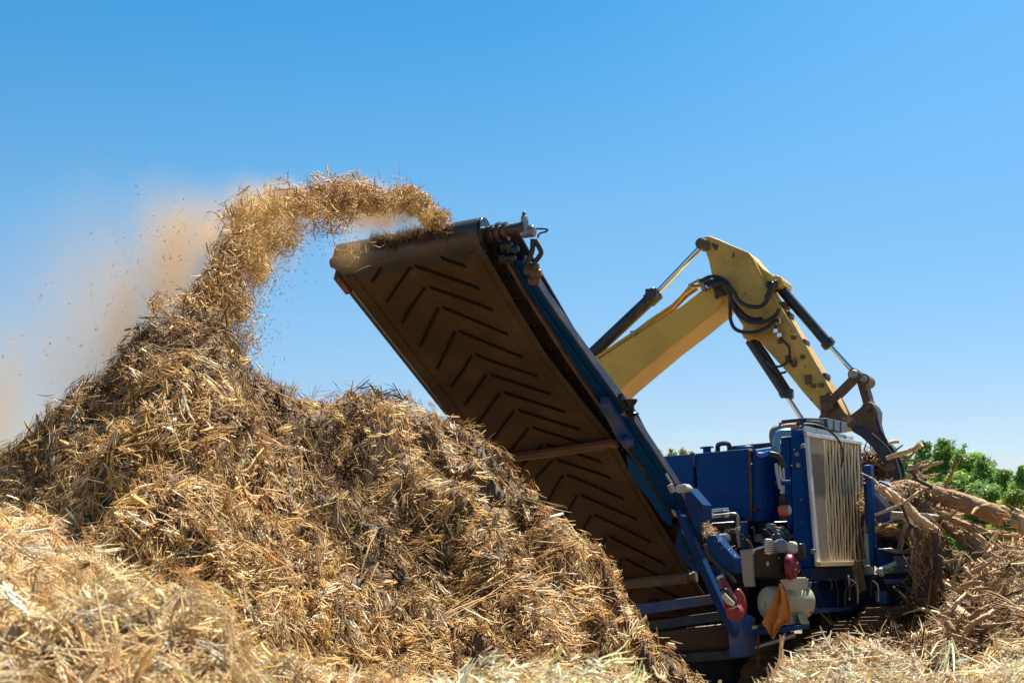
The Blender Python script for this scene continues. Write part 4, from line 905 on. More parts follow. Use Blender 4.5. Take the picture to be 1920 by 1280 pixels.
stick = eslab('stick', [(1314, 457), (1316, 448), (1321, 443), (1330, 442), (1350, 450), (1403, 473), (1412, 484), (1438, 536), (1468, 582), (1504, 641), (1540, 703), (1563, 740), (1590, 783), (1592, 800), (1560, 806), (1540, 795), (1537, 770), (1504, 733), (1478, 700), (1448, 667), (1422, 638), (1411, 633), (1402, 638), (1393, 633), (1390, 624), (1393, 611), (1373, 582), (1350, 553), (1342, 535), (1334, 514), (1329, 490), (1322, 470)], 0.0, 0.62, YEL, 0.018)
# raised plate edges and patches on the stick
m = MB(); m.prism(EP([(1333, 455), (1345, 452), (1401, 476), (1410, 488), (1436, 540), (1466, 586), (1500, 640), (1560, 742), (1540, 742), (1480, 668), (1440, 620), (1408, 590), (1378, 552), (1352, 520), (1336, 512)], -0.012), eq * 0.02); epart(m, 'side_plate', YEL, stick, 0.004)
m = MB(); m._lathe(E(1319.5, 457, -0.05), eq, [(0, .06), (0.0, .075), (0.07, .08)], 18); m.prism(EP([(1313, 447), (1326, 449), (1329, 466), (1323, 470), (1315, 463)], -0.06), eq * 0.06); epart(m, 'pin_boss', WORN, stick, 0.008)
m = MB(); m.prism(EP([(1536, 742), (1560, 738), (1590, 784), (1585, 796), (1560, 800), (1545, 796), (1540, 780)], -0.03), eq * 0.68); epart(m, 'stick_nose', WORN, stick, 0.02)
m = MB()
for (x, y, s_) in ((1478, 671, 4), (1505, 669, 3), (1490, 680, 3), (1525, 723, 3), (1540, 722, 3), (1462, 640, 3), (1488, 632, 3)): m.cbox(E(x, y, -0.03), ee * s_ * 0.02, eq * 0.06, Vector((0, 0, 1)) * s_ * 0.02)
m.prism(EP([(1478, 678), (1484, 674), (1494, 686), (1487, 690)], -0.02), eq * 0.03); m.prism(EP([(1508, 703), (1520, 702), (1519, 719), (1509, 720)], -0.06), eq * 0.06)
epart(m, 'mounting_lug', WORN, stick, 0.008)
m = MB(); m._lathe(E(1351, 537, -0.10), eq, [(0, .05), (0, .10), (0.03, .13), (0.12, .14), (0.14, .14)], 24)
m.cbox(E(1347, 548, -0.1), ee * .12, eq * .05, Vector((0, 0, .08))); m._lathe(E(1343, 556, -0.08), eq, [(0, .03), (.05, .035)], 10); epart(m, 'pivot_pin', mat('greasy_steel', (0.05, 0.03, 0.02), 0.4, 0.4, (0.12, 0.07, 0.04), 0.5, 8), boom, 0.01)
def etube(name, pts, off, r, mt, parent=None, smooth=True, n=10, label=None):
    P = EP([p[:2] for p in pts], off)
    m = MB(); m.tube(smooth_path(P, 5) if smooth else P, r, n); return epart(m, name, mt, parent, label=label)
# hard lines on boom
etube('hydraulic_line', [(1112, 674), (1180, 630), (1215, 603), (1262, 571), (1278, 555), (1298, 531), (1312, 525)], 0.1, 0.022, YELB, boom, False)
etube('hydraulic_line', [(1150, 650), (1262, 575), (1285, 548), (1303, 537), (1322, 533)], 0.1, 0.03, YEL, boom, False)
etube('hydraulic_line', [(1120, 672), (1265, 578), (1290, 553), (1308, 541)], 0.3, 0.025, RUST, boom, False)
m = MB()
for (x, y) in ((1313, 527), (1323, 531), (1331, 533), (1320, 541), (1328, 526), (1337, 529), (1187, 624), (1296, 536)): m.cbox(E(x, y, 0.0), ee * .07, eq * .1, Vector((0, 0, .06)))
epart(m, 'hose_coupling', STEEL, boom, 0.012)
# loose black hoses across the joint
def black(pts, r=0.03, off=-0.16): return etube('hydraulic_hose', pts, off, r, BLACK, None, True, 8)
black([(1312, 528), (1330, 519), (1348, 520), (1362, 530), (1368, 550), (1369, 580), (1370, 600), (1378, 616), (1396, 623), (1418, 622), (1440, 612), (1452, 602), (1460, 600)], 0.028)
black([(1320, 532), (1345, 526), (1366, 545), (1375, 575), (1390, 595), (1410, 604), (1436, 602), (1455, 590), (1461, 578)], 0.03, -0.2)
black([(1326, 536), (1352, 530), (1374, 545), (1384, 562), (1400, 573), (1422, 575), (1436, 566), (1445, 546), (1452, 530)], 0.032, -0.24)
black([(1335, 535), (1358, 540), (1378, 570), (1396, 590), (1414, 598), (1430, 597)], 0.026, -0.12)
etube('hydraulic_hose', [(1455, 610), (1454, 618), (1461, 628), (1470, 640), (1479, 650), (1480, 665), (1474, 680), (1460, 687), (1446, 683), (1438, 676)], -0.08, 0.018, BLACK)
etube('hydraulic_hose', [(1474, 697), (1464, 699), (1456, 695), (1440, 680)], -0.04, 0.018, BLACK)
etube('hydraulic_line', [(1466, 574), (1473, 572), (1480, 586), (1500, 625), (1512, 645), (1536, 685), (1542, 697), (1552, 708)], 0.5, 0.016, BLACK, stick, False)
m = MB()
for (x, y) in ((1462, 628), (1455, 620), (1460, 603)): m.cbox(E(x, y, -0.08), ee * .07, eq * .08, Vector((0, 0, .07)))
epart(m, 'hose_valve', CHROME, stick, 0.01)
m = MB()
for (x, y) in ((1472, 573), (1479, 592), (1508, 643), (1547, 706)): m.cbox(E(x, y, 0.3), ee * .1, eq * .3, Vector((0, 0, .08)))
epart(m, 'hose_clamp', WORN, stick, 0.01)
# cylinder builder
def ram(a, b, c, rb_, rr2, off, mtb, collar=1.25, name='hydraulic_cylinder', label=None, rodm=None):
    A, B, Cc = E(*a, off), E(*b, off), E(*c, off); d = (B - A).normalized(); ln = (B - A).length; m = MB()
    m._lathe(A, d, [(0, rb_ * .6), (0.02, rb_), (ln * .93, rb_), (ln * .932, rb_ * collar), (ln, rb_ * collar), (ln + 0.02, rb_ * .8), (ln + .021, rb_ * .5)], 24)
    o = epart(m, name, mtb, label=label)
    m = MB(); m.cyl(B, Cc, rr2, 20); epart(m, 'piston_rod', rodm or CHROME, o)
    m = MB(); m._lathe(Cc - eq * 0.12, eq, [(0, rr2 * 1.2), (0, rr2 * 1.9), (0.24, rr2 * 1.9), (0.24, rr2 * 1.2)], 18); epart(m, 'rod_eye', WORN, o)
    return o
r1 = ram((985, 782), (1233, 548), (1318, 459), 0.10, 0.045, 0.30, CYLB, 1.2, label='dark stick cylinder above the boom')
m = MB(); m.tube([E(1110, 668, 0.12), E(1236, 545, 0.12)], 0.014, 8); m.cbox(E(1222, 550, 0.12), ee * .18, eq * .08, Vector((0, 0, .14))); epart(m, 'cylinder_line', CYLB, r1)
r2 = ram((1453, 528), (1556, 648), (1603, 700), 0.078, 0.036, 0.30, CYLB, 1.3, label='dark bucket cylinder on the outer side of the stick')
m = MB(); m.prism(EP([(1408, 478), (1430, 503), (1450, 516), (1466, 524), (1470, 534), (1452, 540), (1438, 536), (1425, 512)], 0.08), eq * 0.5); m._lathe(E(1455, 527, 0.0), eq, [(0, .09), (.6, .09)], 16); epart(m, 'cylinder_bracket', YEL, stick, 0.015)
m = MB(); m.cbox(E(1448, 533, -0.02), ee * .16, eq * .1, Vector((0, 0, .10))); m.tube(smooth_path(EP([(1452, 530), (1446, 538), (1443, 550), (1437, 560)], -0.1), 4), 0.05, 8); epart(m, 'port_fitting', BLACKM, r2, 0.015)
r3 = ram((1405, 636), (1474, 740), (1508, 792), 0.078, 0.036, 0.20, CYLB, 1.15, label='dark thumb cylinder on the inner side of the stick')
m = MB(); m.tube(EP([(1418, 640), (1436, 664), (1482, 738)], 0.2), 0.045, 8); m.cbox(E(1479, 738, 0.2), ee * .12, eq * .14, Vector((0, 0, .14))); epart(m, 'cylinder_line', CYLB, r3, 0.01)
# linkage
def link(a, b, wpx, off, th, name, mt=WORN, ra=11, rb2=9):
    ax_, ay_ = a; bx_, by_ = b; L_ = math.hypot(bx_ - ax_, by_ - ay_); nx_, ny_ = -(by_ - ay_) / L_ * wpx / 2, (bx_ - ax_) / L_ * wpx / 2
    m = MB(); m.prism(EP([(ax_ + nx_, ay_ + ny_), (bx_ + nx_, by_ + ny_), (bx_ - nx_, by_ - ny_), (ax_ - nx_, ay_ - ny_)], off), eq * th)
    for (p, r) in ((a, ra), (b, rb2)):
        m._lathe(E(*p, off - 0.02), eq, [(0, r * .0075 * .5), (0, r * .0075), (th + 0.04, r * .0075), (th + 0.04, r * .004)], 20)
    return epart(m, name, mt, None, 0.008)
link((1550, 759), (1605, 704), 15, -0.04, 0.06, 'guide_link'); link((1552, 761), (1607, 706), 15, 0.62, 0.06, 'guide_link')
link((1612, 709), (1628, 764), 15, 0.15, 0.32, 'bucket_link', WORN, 10, 12)
link((1601, 702), (1618, 711), 16, 0.1, 0.42, 'bucket_link', WORN, 12, 12)
m = MB(); m._lathe(E(1600, 701, -0.1), eq, [(0, .03), (0, .055), (0.05, .07), (0.05, .05)], 20); m._lathe(E(1618, 709, -0.02), eq, [(0, .025), (0, .05), (0.05, .05)], 20); epart(m, 'link_pin', STEEL)
# grapple bucket
bside = [(1588, 782), (1600, 774), (1612, 765), (1619, 757), (1628, 753), (1636, 757), (1642, 768), (1641, 790), (1648, 815), (1660, 832), (1676, 852), (1688, 876), (1692, 900), (1676, 905), (1668, 870), (1640, 835), (1615, 815), (1600, 806), (1588, 798)]
bk = eslab('bucket', bside, -0.05, 0.05, WORN, 0.01, label='worn brown side plate of the grapple bucket')
eslab('bucket_side', bside, 0.5, 0.05, WORN, 0.01, bk)
m = MB()
shell = [(1636, 757), (1642, 768), (1641, 790), (1648, 815), (1660, 832), (1672, 848)]
Pn = EP(shell, 0.0)
for a, b in zip(Pn[:-1], Pn[1:]): m.prism([a, b, b + eq * 0.5, a + eq * 0.5], (E(1630, 800) - E(1640, 797)) * .5)
epart(m, 'bucket_shell', DARKST, bk)
for k in range(5):
    off = -0.02 + k * 0.19
    m = MB(); m.prism(EP([(1636, 757), (1643, 766), (1646, 785), (1652, 805), (1664, 826), (1682, 850), (1694, 872), (1698, 896), (1697, 912), (1690, 912), (1688, 892), (1680, 868), (1664, 846), (1646, 824), (1638, 800), (1634, 780)], off), eq * 0.055)
    epart(m, 'tine', DARKST, bk, 0.012)
m = MB(); m._lathe(E(1627, 766, -0.09), eq, [(0, .05), (0, .095), (0.04, .10), (0.05, .10)], 24); m._lathe(E(1627, 766, -0.11), eq, [(0, .055), (0.03, .06)], 20); epart(m, 'bucket_pin', WORN, bk)
# second pivot area at stick nose
m = MB(); m._lathe(E(1551, 760, -0.12), eq, [(0, .04), (0, .075), (0.06, .08), (0.08, .08)], 20); m.prism(EP([(1545, 764), (1556, 764), (1545, 790), (1528, 795)], -0.07), eq * 0.06); epart(m, 'link_pin', WORN, None, 0.008)
th_o = [(1596, 806), (1597, 800), (1603, 797), (1612, 798), (1635, 811), (1661, 834), (1680, 860), (1688, 888), (1690, 912), (1669, 912), (1664, 888), (1652, 862), (1635, 838), (1614, 818), (1600, 810)]
thumb = eslab('thumb', th_o, -0.28, 0.07, DARKST, 0.012, label='dark curved thumb plate with round pin boss')
eslab('thumb_plate', th_o, 0.42, 0.07, DARKST, 0.012, thumb)
m = MB(); m._lathe(E(1669.5, 875, -0.32), eq, [(0, .04), (0.0, .062), (0.04, .065)], 24); m.cyl(E(1669.5, 875, -0.25), E(1669.5, 875, 0.45), 0.05, 16); m.cyl(E(1610, 806, -0.25), E(1610, 806, 0.45), 0.05, 16); epart(m, 'thumb_pin', WORN, thumb, 0.004)
# upper body, cab and tracks behind the conveyor
U = Vector((0, 0, 1)); B0 = Vector((ex.location.x, ex.location.y, 0))
m = MB(); m.prism([B0 + ee * x + eq * -1.3 + U * z for x, z in ((-3.2, 1.0), (1.2, 1.0), (1.3, 1.3), (1.2, 1.9), (-1.2, 2.15), (-3.1, 2.1), (-3.5, 1.7))], eq * 2.6); epart(m, 'upper_body', YEL, None, 0.05)
m = MB(); m.prism([B0 + ee * x + eq * -1.28 + U * z for x, z in ((-0.6, 1.9), (1.1, 1.92), (1.15, 2.2), (0.7, 2.85), (-0.5, 2.85))], eq * 0.95); cabp = epart(m, 'cab', YEL, None, 0.04)
m = MB(); m.prism([B0 + ee * x + eq * -1.29 + U * z for x, z in ((-0.45, 2.1), (0.95, 2.1), (0.62, 2.75), (-0.4, 2.75))], eq * 0.97); epart(m, 'cab_window', GLASS, cabp)
for s_ in (-1.4, 0.9):
    m = MB(); m.prism([B0 + ee * (x) + eq * s_ + U * z for x, z in ((-2.2, 0.1), (2.0, 0.1), (2.35, 0.45), (2.2, 0.85), (-2.3, 0.9), (-2.6, 0.5))], eq * 0.55); epart(m, 'crawler_track', DARKST, None, 0.05)
m = MB(); m.cyl(B0 + U * 0.5, B0 + U * 1.05, 0.8, 28); epart(m, 'turntable', DARKST)

# ------------------------------------------------------------------ logs and branches
def wood(name, label, cat, pts, r, mt=BARK, n=10, group=None, jit=0.10, twigs=0, seed=0):
    """pts: (px, py, depth)"""
    rnd = random.Random(seed); P = smooth_path([W(*p) for p in pts], 5); k = len(P)
    P = [p + Vector((rnd.uniform(-1, 1), rnd.uniform(-1, 1), rnd.uniform(-1, 1))) * (0.12 * (r if not isinstance(r, tuple) else r[0])) for p in P]
    r0, r1_ = r if isinstance(r, tuple) else (r, r * .7)
    m = MB()
    if r0 > 0.045:
        n = 22; Q = []
        for a, b in zip(P[:-1], P[1:]): Q += [a, a.lerp(b, .34), a.lerp(b, .67)]
        Q.append(P[-1]); kq = len(Q); m.tube(Q, [r0 + (r1_ - r0) * i / (kq - 1) for i in range(kq)], n, 0, True, 0)
        V = np.array(m.v).reshape(kq, n, 3); C_ = V.mean(1, keepdims=True); an = np.arange(n)[None] / n * 2 * PI + np.zeros((kq, 1)); tt = np.arange(kq)[:, None] / 3.0 + np.zeros((1, n))
        f_ = 1 + jit * 2.2 * fbm(np.cos(an) * 1.2 + seed, np.sin(an) * 1.2, tt * 0.5, 2, seed) + jit * 1.5 * fbm(np.cos(an) * 4 + seed, np.sin(an) * 4, tt * 0.35, 2, seed + 1)
        V = C_ + (V - C_) * f_[..., None]; V[-1] += (V[-1] - V[-2]) * vnoise(np.arange(n) * 0.7, np.zeros(n), np.zeros(n), seed)[:, None] * 0.6
        m.v = [tuple(p) for p in V.reshape(-1, 3)]
    else: m.tube(P, [r0 + (r1_ - r0) * i / (k - 1) for i in range(k)], n, 0, True, jit)
    for q in range(twigs):
        i = rnd.randrange(1, k - 1); d = Vector((rnd.uniform(-1, 1), rnd.uniform(-1, 1), rnd.uniform(-.4, 1))).normalized(); ln = rnd.uniform(2, 7) * r0
        a = P[i]; m.tube([a, a + d * ln * .5, a + d * ln + Vector((rnd.uniform(-.3, .3), 0, rnd.uniform(-.3, .3))) * ln], [r0 * .35, r0 * .25, r0 * .12], 6)
    loc = P[0].copy()
    o = m.build(name, mt, loc=loc, ang=60)
    if r0 > 0.045 and mt is not BARKP or r0 > .055:
        rg = np.random.default_rng(seed + 900); ns_ = 60; ii = rg.integers(0, k - 1, ns_); Pa = np.array([list(P[i].lerp(P[i + 1], rg.uniform())) for i in ii]); Ta = np.array([list((P[i + 1] - P[i]).normalized()) for i in ii])
        dn = rg.normal(0, 1, (ns_, 3)); dn = unit(dn - Ta * (dn * Ta).sum(1, keepdims=True)); rr_ = r0 + (r1_ - r0) * ii / (k - 1)
        quad_mesh('torn_bark', [strands(rg, Pa + dn * (rr_ * 1.02)[:, None] - np.array(loc), Ta + dn * rg.normal(.08, .15, (ns_, 1)) + rg.normal(0, .12, (ns_, 3)), dn, rg.uniform(.08, .4, ns_), rg.uniform(.006, .022, ns_), pick_cols(rg, ns_, PAL_DEB if mt is not BARKD else PAL_DARK), .06, .4, 4)], FIB, (0, 0, 0), o)
    return tag(o, label, cat, group)
G1 = 'logs and branches lying on the grinder infeed'
wood('log', 'thick bark-stripped log jutting right from the infeed over the green trees', 'log', [(1648, 925, 18.2), (1700, 915, 17.8), (1760, 928, 17.5), (1820, 946, 17.2), (1858, 960, 17.0), (1882, 970, 16.9)], (0.09, 0.125), BARK, 14, G1, 0.07, 2, 1)
wood('log', 'short brown log ending in air beside the bucket tines, above the thick log', 'log', [(1700, 914, 18.6), (1730, 914, 18.4), (1778, 916, 18.2)], (0.07, 0.05), BARK, 12, G1, 0.1, 1, 2)
wood('log', 'long pale peeled trunk sloping down across the steel hopper wing', 'log', [(1646, 912, 16.4), (1672, 928, 16.4), (1702, 955, 16.4), (1735, 985, 16.4), (1757, 1003, 16.4)], (0.05, 0.065), BARKP, 12, G1, 0.14, 5, 3)
wood('hanging_trunk', 'dark torn trunk hanging down beside the blue tail panel', 'tree trunk', [(1757, 1000, 16.3), (1748, 1040, 16.3), (1742, 1085, 16.2), (1733, 1140, 16.1), (1724, 1180, 16.0)], (0.09, 0.10), BARKD, 12, G1, 0.22, 4, 4)
wood('hanging_trunk', 'pale split limb hanging left of the dark torn trunk', 'tree trunk', [(1722, 985, 16.5), (1724, 1020, 16.5), (1735, 1045, 16.5), (1740, 1066, 16.5)], (0.05, 0.03), BARKP, 8, G1, 0.2, 3, 5)
wood('hanging_trunk', 'thin crooked branch hanging right of the dark torn trunk down to the ground', 'branch', [(1752, 1000, 16.1), (1758, 1050, 16.0), (1768, 1110, 15.9), (1778, 1160, 15.9), (1768, 1200, 15.9)], (0.035, 0.02), BARKD, 7, G1, 0.2, 4, 6)
wood('root', 'dark bent root at the foot of the hanging trunk behind the pale mound', 'root', [(1722, 1170, 15.9), (1738, 1200, 15.4), (1765, 1218, 15.0), (1800, 1225, 14.6), (1830, 1236, 14.2)], (0.08, 0.14), BARKD, 12, None, 0.16, 2, 7)
wood('stick', 'pale broken stick poking up right of the bucket, topmost of two', 'stick', [(1664, 858, 19.0), (1685, 851, 18.8), (1708, 844, 18.6), (1728, 833, 18.5)], (0.03, 0.036), BARKP, 8, G1, 0.12, 0, 8)
wood('stick', 'short stick stub showing above the longer pale stick beside the tines', 'stick', [(1666, 831, 19.5), (1676, 828, 19.5), (1686, 828, 19.5)], (0.026, 0.022), BARKP, 8, G1, 0.12, 0, 9)
wood('stick', 'thin forked twig standing right of the bucket tines', 'stick', [(1693, 866, 18.6), (1704, 858, 18.6), (1716, 846, 18.6)], (0.025, 0.015), BARK, 6, G1, 0.12, 2, 10)
wood('branch', 'long thin branch pointing right just below the broken sticks', 'branch', [(1704, 876, 18.4), (1730, 874, 18.3), (1750, 870, 18.2), (1768, 865, 18.1)], (0.035, 0.018), BARKP, 7, G1, 0.12, 2, 11)
wood('branch', 'long dark branch reaching right under the thick log towards the debris heap', 'branch', [(1765, 962, 16.9), (1805, 982, 16.8), (1850, 996, 16.6), (1900, 1003, 16.3), (1925, 1002, 16.1)], (0.05, 0.025), BARK, 8, G1, 0.12, 3, 12)
wood('log', 'brown log slanting down to the debris heap below the long dark branch', 'log', [(1768, 972, 17.2), (1800, 1000, 16.9), (1835, 1030, 16.6), (1866, 1058, 16.4)], (0.085, 0.075), BARK, 12, None, 0.08, 1, 13)
wood('log', 'paler thinner log lying just above the slanting brown log', 'log', [(1800, 992, 17.2), (1830, 1005, 17.1), (1858, 1026, 17.0)], (0.05, 0.04), BARKP, 10, None, 0.1, 1, 14)
wood('log', 'sawn brown stump log in the debris heap at the right edge', 'log', [(1880, 1030, 16.0), (1905, 1045, 15.8), (1935, 1065, 15.6)], (0.12, 0.13), BARK, 12, None, 0.12, 1, 15)
wood('log', 'splintered pale log end entering from the right edge against the trees', 'log', [(1903, 966, 15.6), (1920, 980, 15.5), (1945, 1005, 15.4)], (0.07, 0.09), BARKP, 10, None, 0.25, 0, 16)
wood('branch', 'pale curved root branch crossing the debris heap near the right edge', 'branch', [(1885, 1118, 14.0), (1892, 1108, 14.0), (1905, 1101, 13.9), (1930, 1098, 13.8)], (0.04, 0.05), BARKP, 8, None, 0.15, 1, 17)
wood('log', 'short pale sawn log lying low in the middle of the debris heap', 'log', [(1792, 1140, 14.5), (1806, 1152, 14.3), (1820, 1163, 14.2)], (0.05, 0.05), BARKP, 12, None, 0.05, 0, 18)
wood('stick', 'small upright pale stake beside the short sawn log', 'stick', [(1828, 1146, 14.0), (1831, 1164, 14.0)], (0.035, 0.035), BARKP, 10, None, 0.05, 0, 19)
wood('branch', 'thin dark twig curving from the peeled trunk down past the hopper wing', 'branch', [(1640, 965, 16.2), (1680, 950, 16.2), (1700, 940, 16.2), (1716, 928, 16.2), (1722, 926, 16.2)], (0.02, 0.026), BARKP, 6, G1, 0.12, 1, 20)
wood('branch', 'thin dark sapling stem arching under the hopper wing', 'branch', [(1690, 945, 16.1), (1702, 975, 16.1), (1715, 990, 16.0), (1722, 1010, 16.0), (1712, 1030, 16.0)], (0.02, 0.012), BARKD, 6, G1, 0.12, 2, 21)
wood('log', 'gnarled brown limb lying under the hopper wing', 'log', [(1636, 990, 17.0), (1664, 992, 17.0), (1690, 998, 17.0), (1712, 1006, 17.0)], (0.06, 0.09), BARK, 10, G1, 0.15, 1, 22)
wood('branch', 'dark thin branch below the bucket tines curving right into the heap', 'branch', [(1708, 880, 17.6), (1718, 896, 17.6), (1732, 906, 17.5), (1748, 912, 17.5)], (0.03, 0.02), BARKD, 6, G1, 0.1, 1, 23)
wood('log', 'dark limb wedged inside the bucket opening', 'log', [(1612, 872, 21.0), (1636, 868, 21.0), (1664, 888, 21.0)], (0.09, 0.06), BARKD, 10, G1, 0.2, 4, 25)
rb_ = random.Random(5); cnt = 0
for k in range(52):
    x, y = rb_.uniform(1636, 1800), 0
    y = rb_.uniform(905, 955) + max(0, (x - 1700) * 0.45)
    z = rb_.uniform(17.0, 18.8)
    if k % 5 == 0: x, y, z = rb_.uniform(1615, 1650), rb_.uniform(845, 900), rb_.uniform(20.8, 21.4)
    elif k % 5 == 1: x, y, z = rb_.uniform(1702, 1722), rb_.uniform(870, 900), rb_.uniform(17.8, 18.8)
    a = rb_.uniform(-0.9, 0.9); ln = rb_.uniform(14, 46)
    pts = [(x, y, z), (x + ln * .5 * math.cos(a), y + ln * .5 * math.sin(a) + rb_.uniform(-3, 3), z + rb_.uniform(-.2, .2)), (x + ln * math.cos(a), y + ln * math.sin(a), z + rb_.uniform(-.3, .3))]
    wood('branch', 'one of the loose crooked branches heaped on the infeed', 'branch', pts, (rb_.uniform(.008, .022), .005), rb_.choice([BARK, BARKP, BARKP, BARKD]), 6, 'loose branches heaped on the infeed', 0.15, 1, 100 + k)
for k in range(60):
    x = rb_.uniform(1760, 1925); y = rb_.uniform(1040, 1190); z = 16.3 - (y - 1000) / 190 * 3.6; a = rb_.uniform(-1.2, 1.2); ln = rb_.uniform(26, 80)
    pts = [(x, y, z), (x + ln * .5 * math.cos(a), y + ln * .5 * math.sin(a) + rb_.uniform(-4, 4), z - .1), (x + ln * math.cos(a), y + ln * math.sin(a), z + rb_.uniform(-.3, .1))]
    wood('root_piece', 'one of the broken root pieces strewn over the debris heap', 'root', pts, (rb_.uniform(.012, .042), rb_.uniform(.008, .02)), rb_.choice([BARK, BARK, BARKP, BARKD]), 7, 'broken root pieces on the debris heap', 0.12, 2, 300 + k)
# root mass hanging at the hopper corner (stringy)
rng = np.random.default_rng(91); n = 420
c = np.array([W(rng.uniform(1712, 1762), rng.uniform(1000, 1110), rng.uniform(16.1, 16.7)) for _ in range(n)])
D = np.stack([rng.normal(0, .45, n), rng.normal(0, .4, n), -np.ones(n)], 1)
t = quad_mesh('root_fibres', [strands(rng, c, D, np.tile([0, -1., 0], (n, 1)), rng.uniform(.1, .5, n), rng.uniform(.005, .02, n), pick_cols(rng, n, PAL_DEB) * .7, .2, .6)], FIB, tuple(W(1735, 1060, 16.4)))
tag(t, 'stringy brown roots and bark hanging around the torn trunk', 'root fibres', None, 'stuff')
# chips and litter lying in the infeed under the bucket
n = 3000; c = []
for _ in range(n):
    x = rng.uniform(1622, 1790); y = rng.uniform(912, 965) + max(0, (x - 1720) * .5)
    if rng.uniform() < .25: c.append(W(rng.uniform(1618, 1672), rng.uniform(845, 915), rng.uniform(20.9, 21.6)))
    else: c.append(W(x, y, rng.uniform(17.4, 18.9)))
c = np.array(c)
t = quad_mesh('infeed_litter', [strands(rng, c, rng.normal(0, 1, (n, 3)) * np.array([1.3, 1, .5]), np.tile([0, -.5, 1.], (n, 1)), rng.uniform(.05, .4, n), rng.uniform(.008, .035, n), pick_cols(rng, n, PAL_DEB) * np.where(c[:, 1] > 20.2, .35, 1.0)[:, None], .2, .5)], FIB, tuple(W(1700, 930, 18)))  # farthest strips darkened in colour to give shade inside the bucket
tag(t, 'tangle of torn wood strips and twigs filling the grinder infeed', 'wood litter', None, 'stuff')
# chips caught on machine ledges
n = 380; c = []
for _ in range(n):
    k = rng.uniform()
    if k < .12: q = rng.uniform(); c.append(W(1333 + 44 * q, 1000 + 46 * q, ZB - .25 - rng.uniform(0, .1)))
    elif k < .5: c.append(W(rng.uniform(1318, 1332), rng.uniform(985, 1000), ZB))
    elif k < .7: c.append(W(rng.normal(1590, 5), 786, 20.0))
    else: c.append(W(rng.uniform(1325, 1340), rng.uniform(995, 1004), ZB - .2))
c = np.array(c) + rng.normal(0, .015, (n, 3))
t = quad_mesh('caught_wood_shreds', [strands(rng, c, rng.normal(0, 1, (n, 3)), np.tile([0, -.5, 1.], (n, 1)), rng.uniform(.02, .14, n), rng.uniform(.003, .008, n), pick_cols(rng, n, PAL_FG), .2, .5)], FIB, tuple(c.mean(0)))
tag(t, 'pale wood shreds caught on ledges and edges of the machines', 'wood shreds', None, 'stuff')

# ------------------------------------------------------------------ the thrown stream of wood
arc = [(815, 418, 11.9, 24), (800, 395, 11.5, 32), (770, 375, 11.1, 38), (730, 368, 10.7, 42), (680, 368, 10.3, 42), (630, 372, 9.9, 44), (585, 378, 9.5, 50), (540, 388, 9.2, 56), (500, 402, 8.9, 62), (465, 425, 8.6, 62), (440, 460, 8.35, 48), (428, 500, 8.1, 42), (405, 540, 7.9, 38), (380, 575, 7.65, 40), (358, 605, 7.45, 42)]
ac = np.array([list(W(x, y, z)) + [r / F * z] for x, y, z, r in arc])
cl = np.concatenate([[0], np.cumsum(np.linalg.norm(np.diff(ac[:, :3], axis=0), axis=1))])
def arc_at(s):
    return np.stack([np.interp(s, cl, ac[:, i]) for i in range(4)], 1)
n = 30000; s = cl[-1] * rng.uniform(0, 1, n) ** 1.0; A = arc_at(s); A2 = arc_at(np.minimum(s + .05, cl[-1] + 0)); A1 = arc_at(np.maximum(s - .05, 0)); T = unit(A2[:, :3] - A1[:, :3])
r = rng.beta(1.5, 1.9, n) * 1.15; ph = rng.uniform(0, 2 * PI, n)
X_ = unit(np.cross(T, np.tile([0, 0, 1.], (n, 1)))); Y_ = np.cross(X_, T)
lump = 0.80 + 1.0 * fbm(A[:, 0] * 2.4 + np.cos(ph) * .8, A[:, 1] * 2.4 + np.sin(ph) * .8, A[:, 2] * 2.4, 3, 8)
P = A[:, :3] + (X_ * (np.cos(ph) * 1.15)[:, None] + Y_ * np.sin(ph)[:, None]) * (A[:, 3] * r * lump)[:, None]
# break the mass into clumps and gaps
clump = fbm(P[:, 0] * 4.5, P[:, 1] * 4.5, P[:, 2] * 4.5, 3, 4)
keep = (clump > -0.10 + 0.10 * (s / cl[-1])) | (rng.uniform(0, 1, n) < 0.10)
P, T = P[keep], T[keep]; r = r[keep]; n = len(P)
D = T * rng.normal(0, .9, (n, 1)) + rng.normal(0, .75, (n, 3))
L = 0.025 + 0.14 * rng.beta(1.1, 3, n); L = np.where(rng.uniform(0, 1, n) < .012, rng.uniform(.18, .32, n), L); Wd = .003 + .016 * rng.beta(1.1, 3, n)
lead = (np.arange(n) // 7) * 7; bun = rng.uniform(0, 1, n) < .45; od = rng.permutation(n); P, T, r, L = P[od], T[od], r[od], L[od]; D = T * rng.normal(0, .9, (n, 1)) + rng.normal(0, .75, (n, 3))
P = np.where(bun[:, None], P[lead] + rng.normal(0, .018, (n, 3)), P); D = np.where(bun[:, None], unit(D[lead]) + rng.normal(0, .25, (n, 3)), D)
Nr = unit(rng.normal(0, 1, (n, 3)))
parts = [strands(rng, P, D, Nr, L, Wd, pick_cols(rng, n, PAL_PILE), .05, .4)]
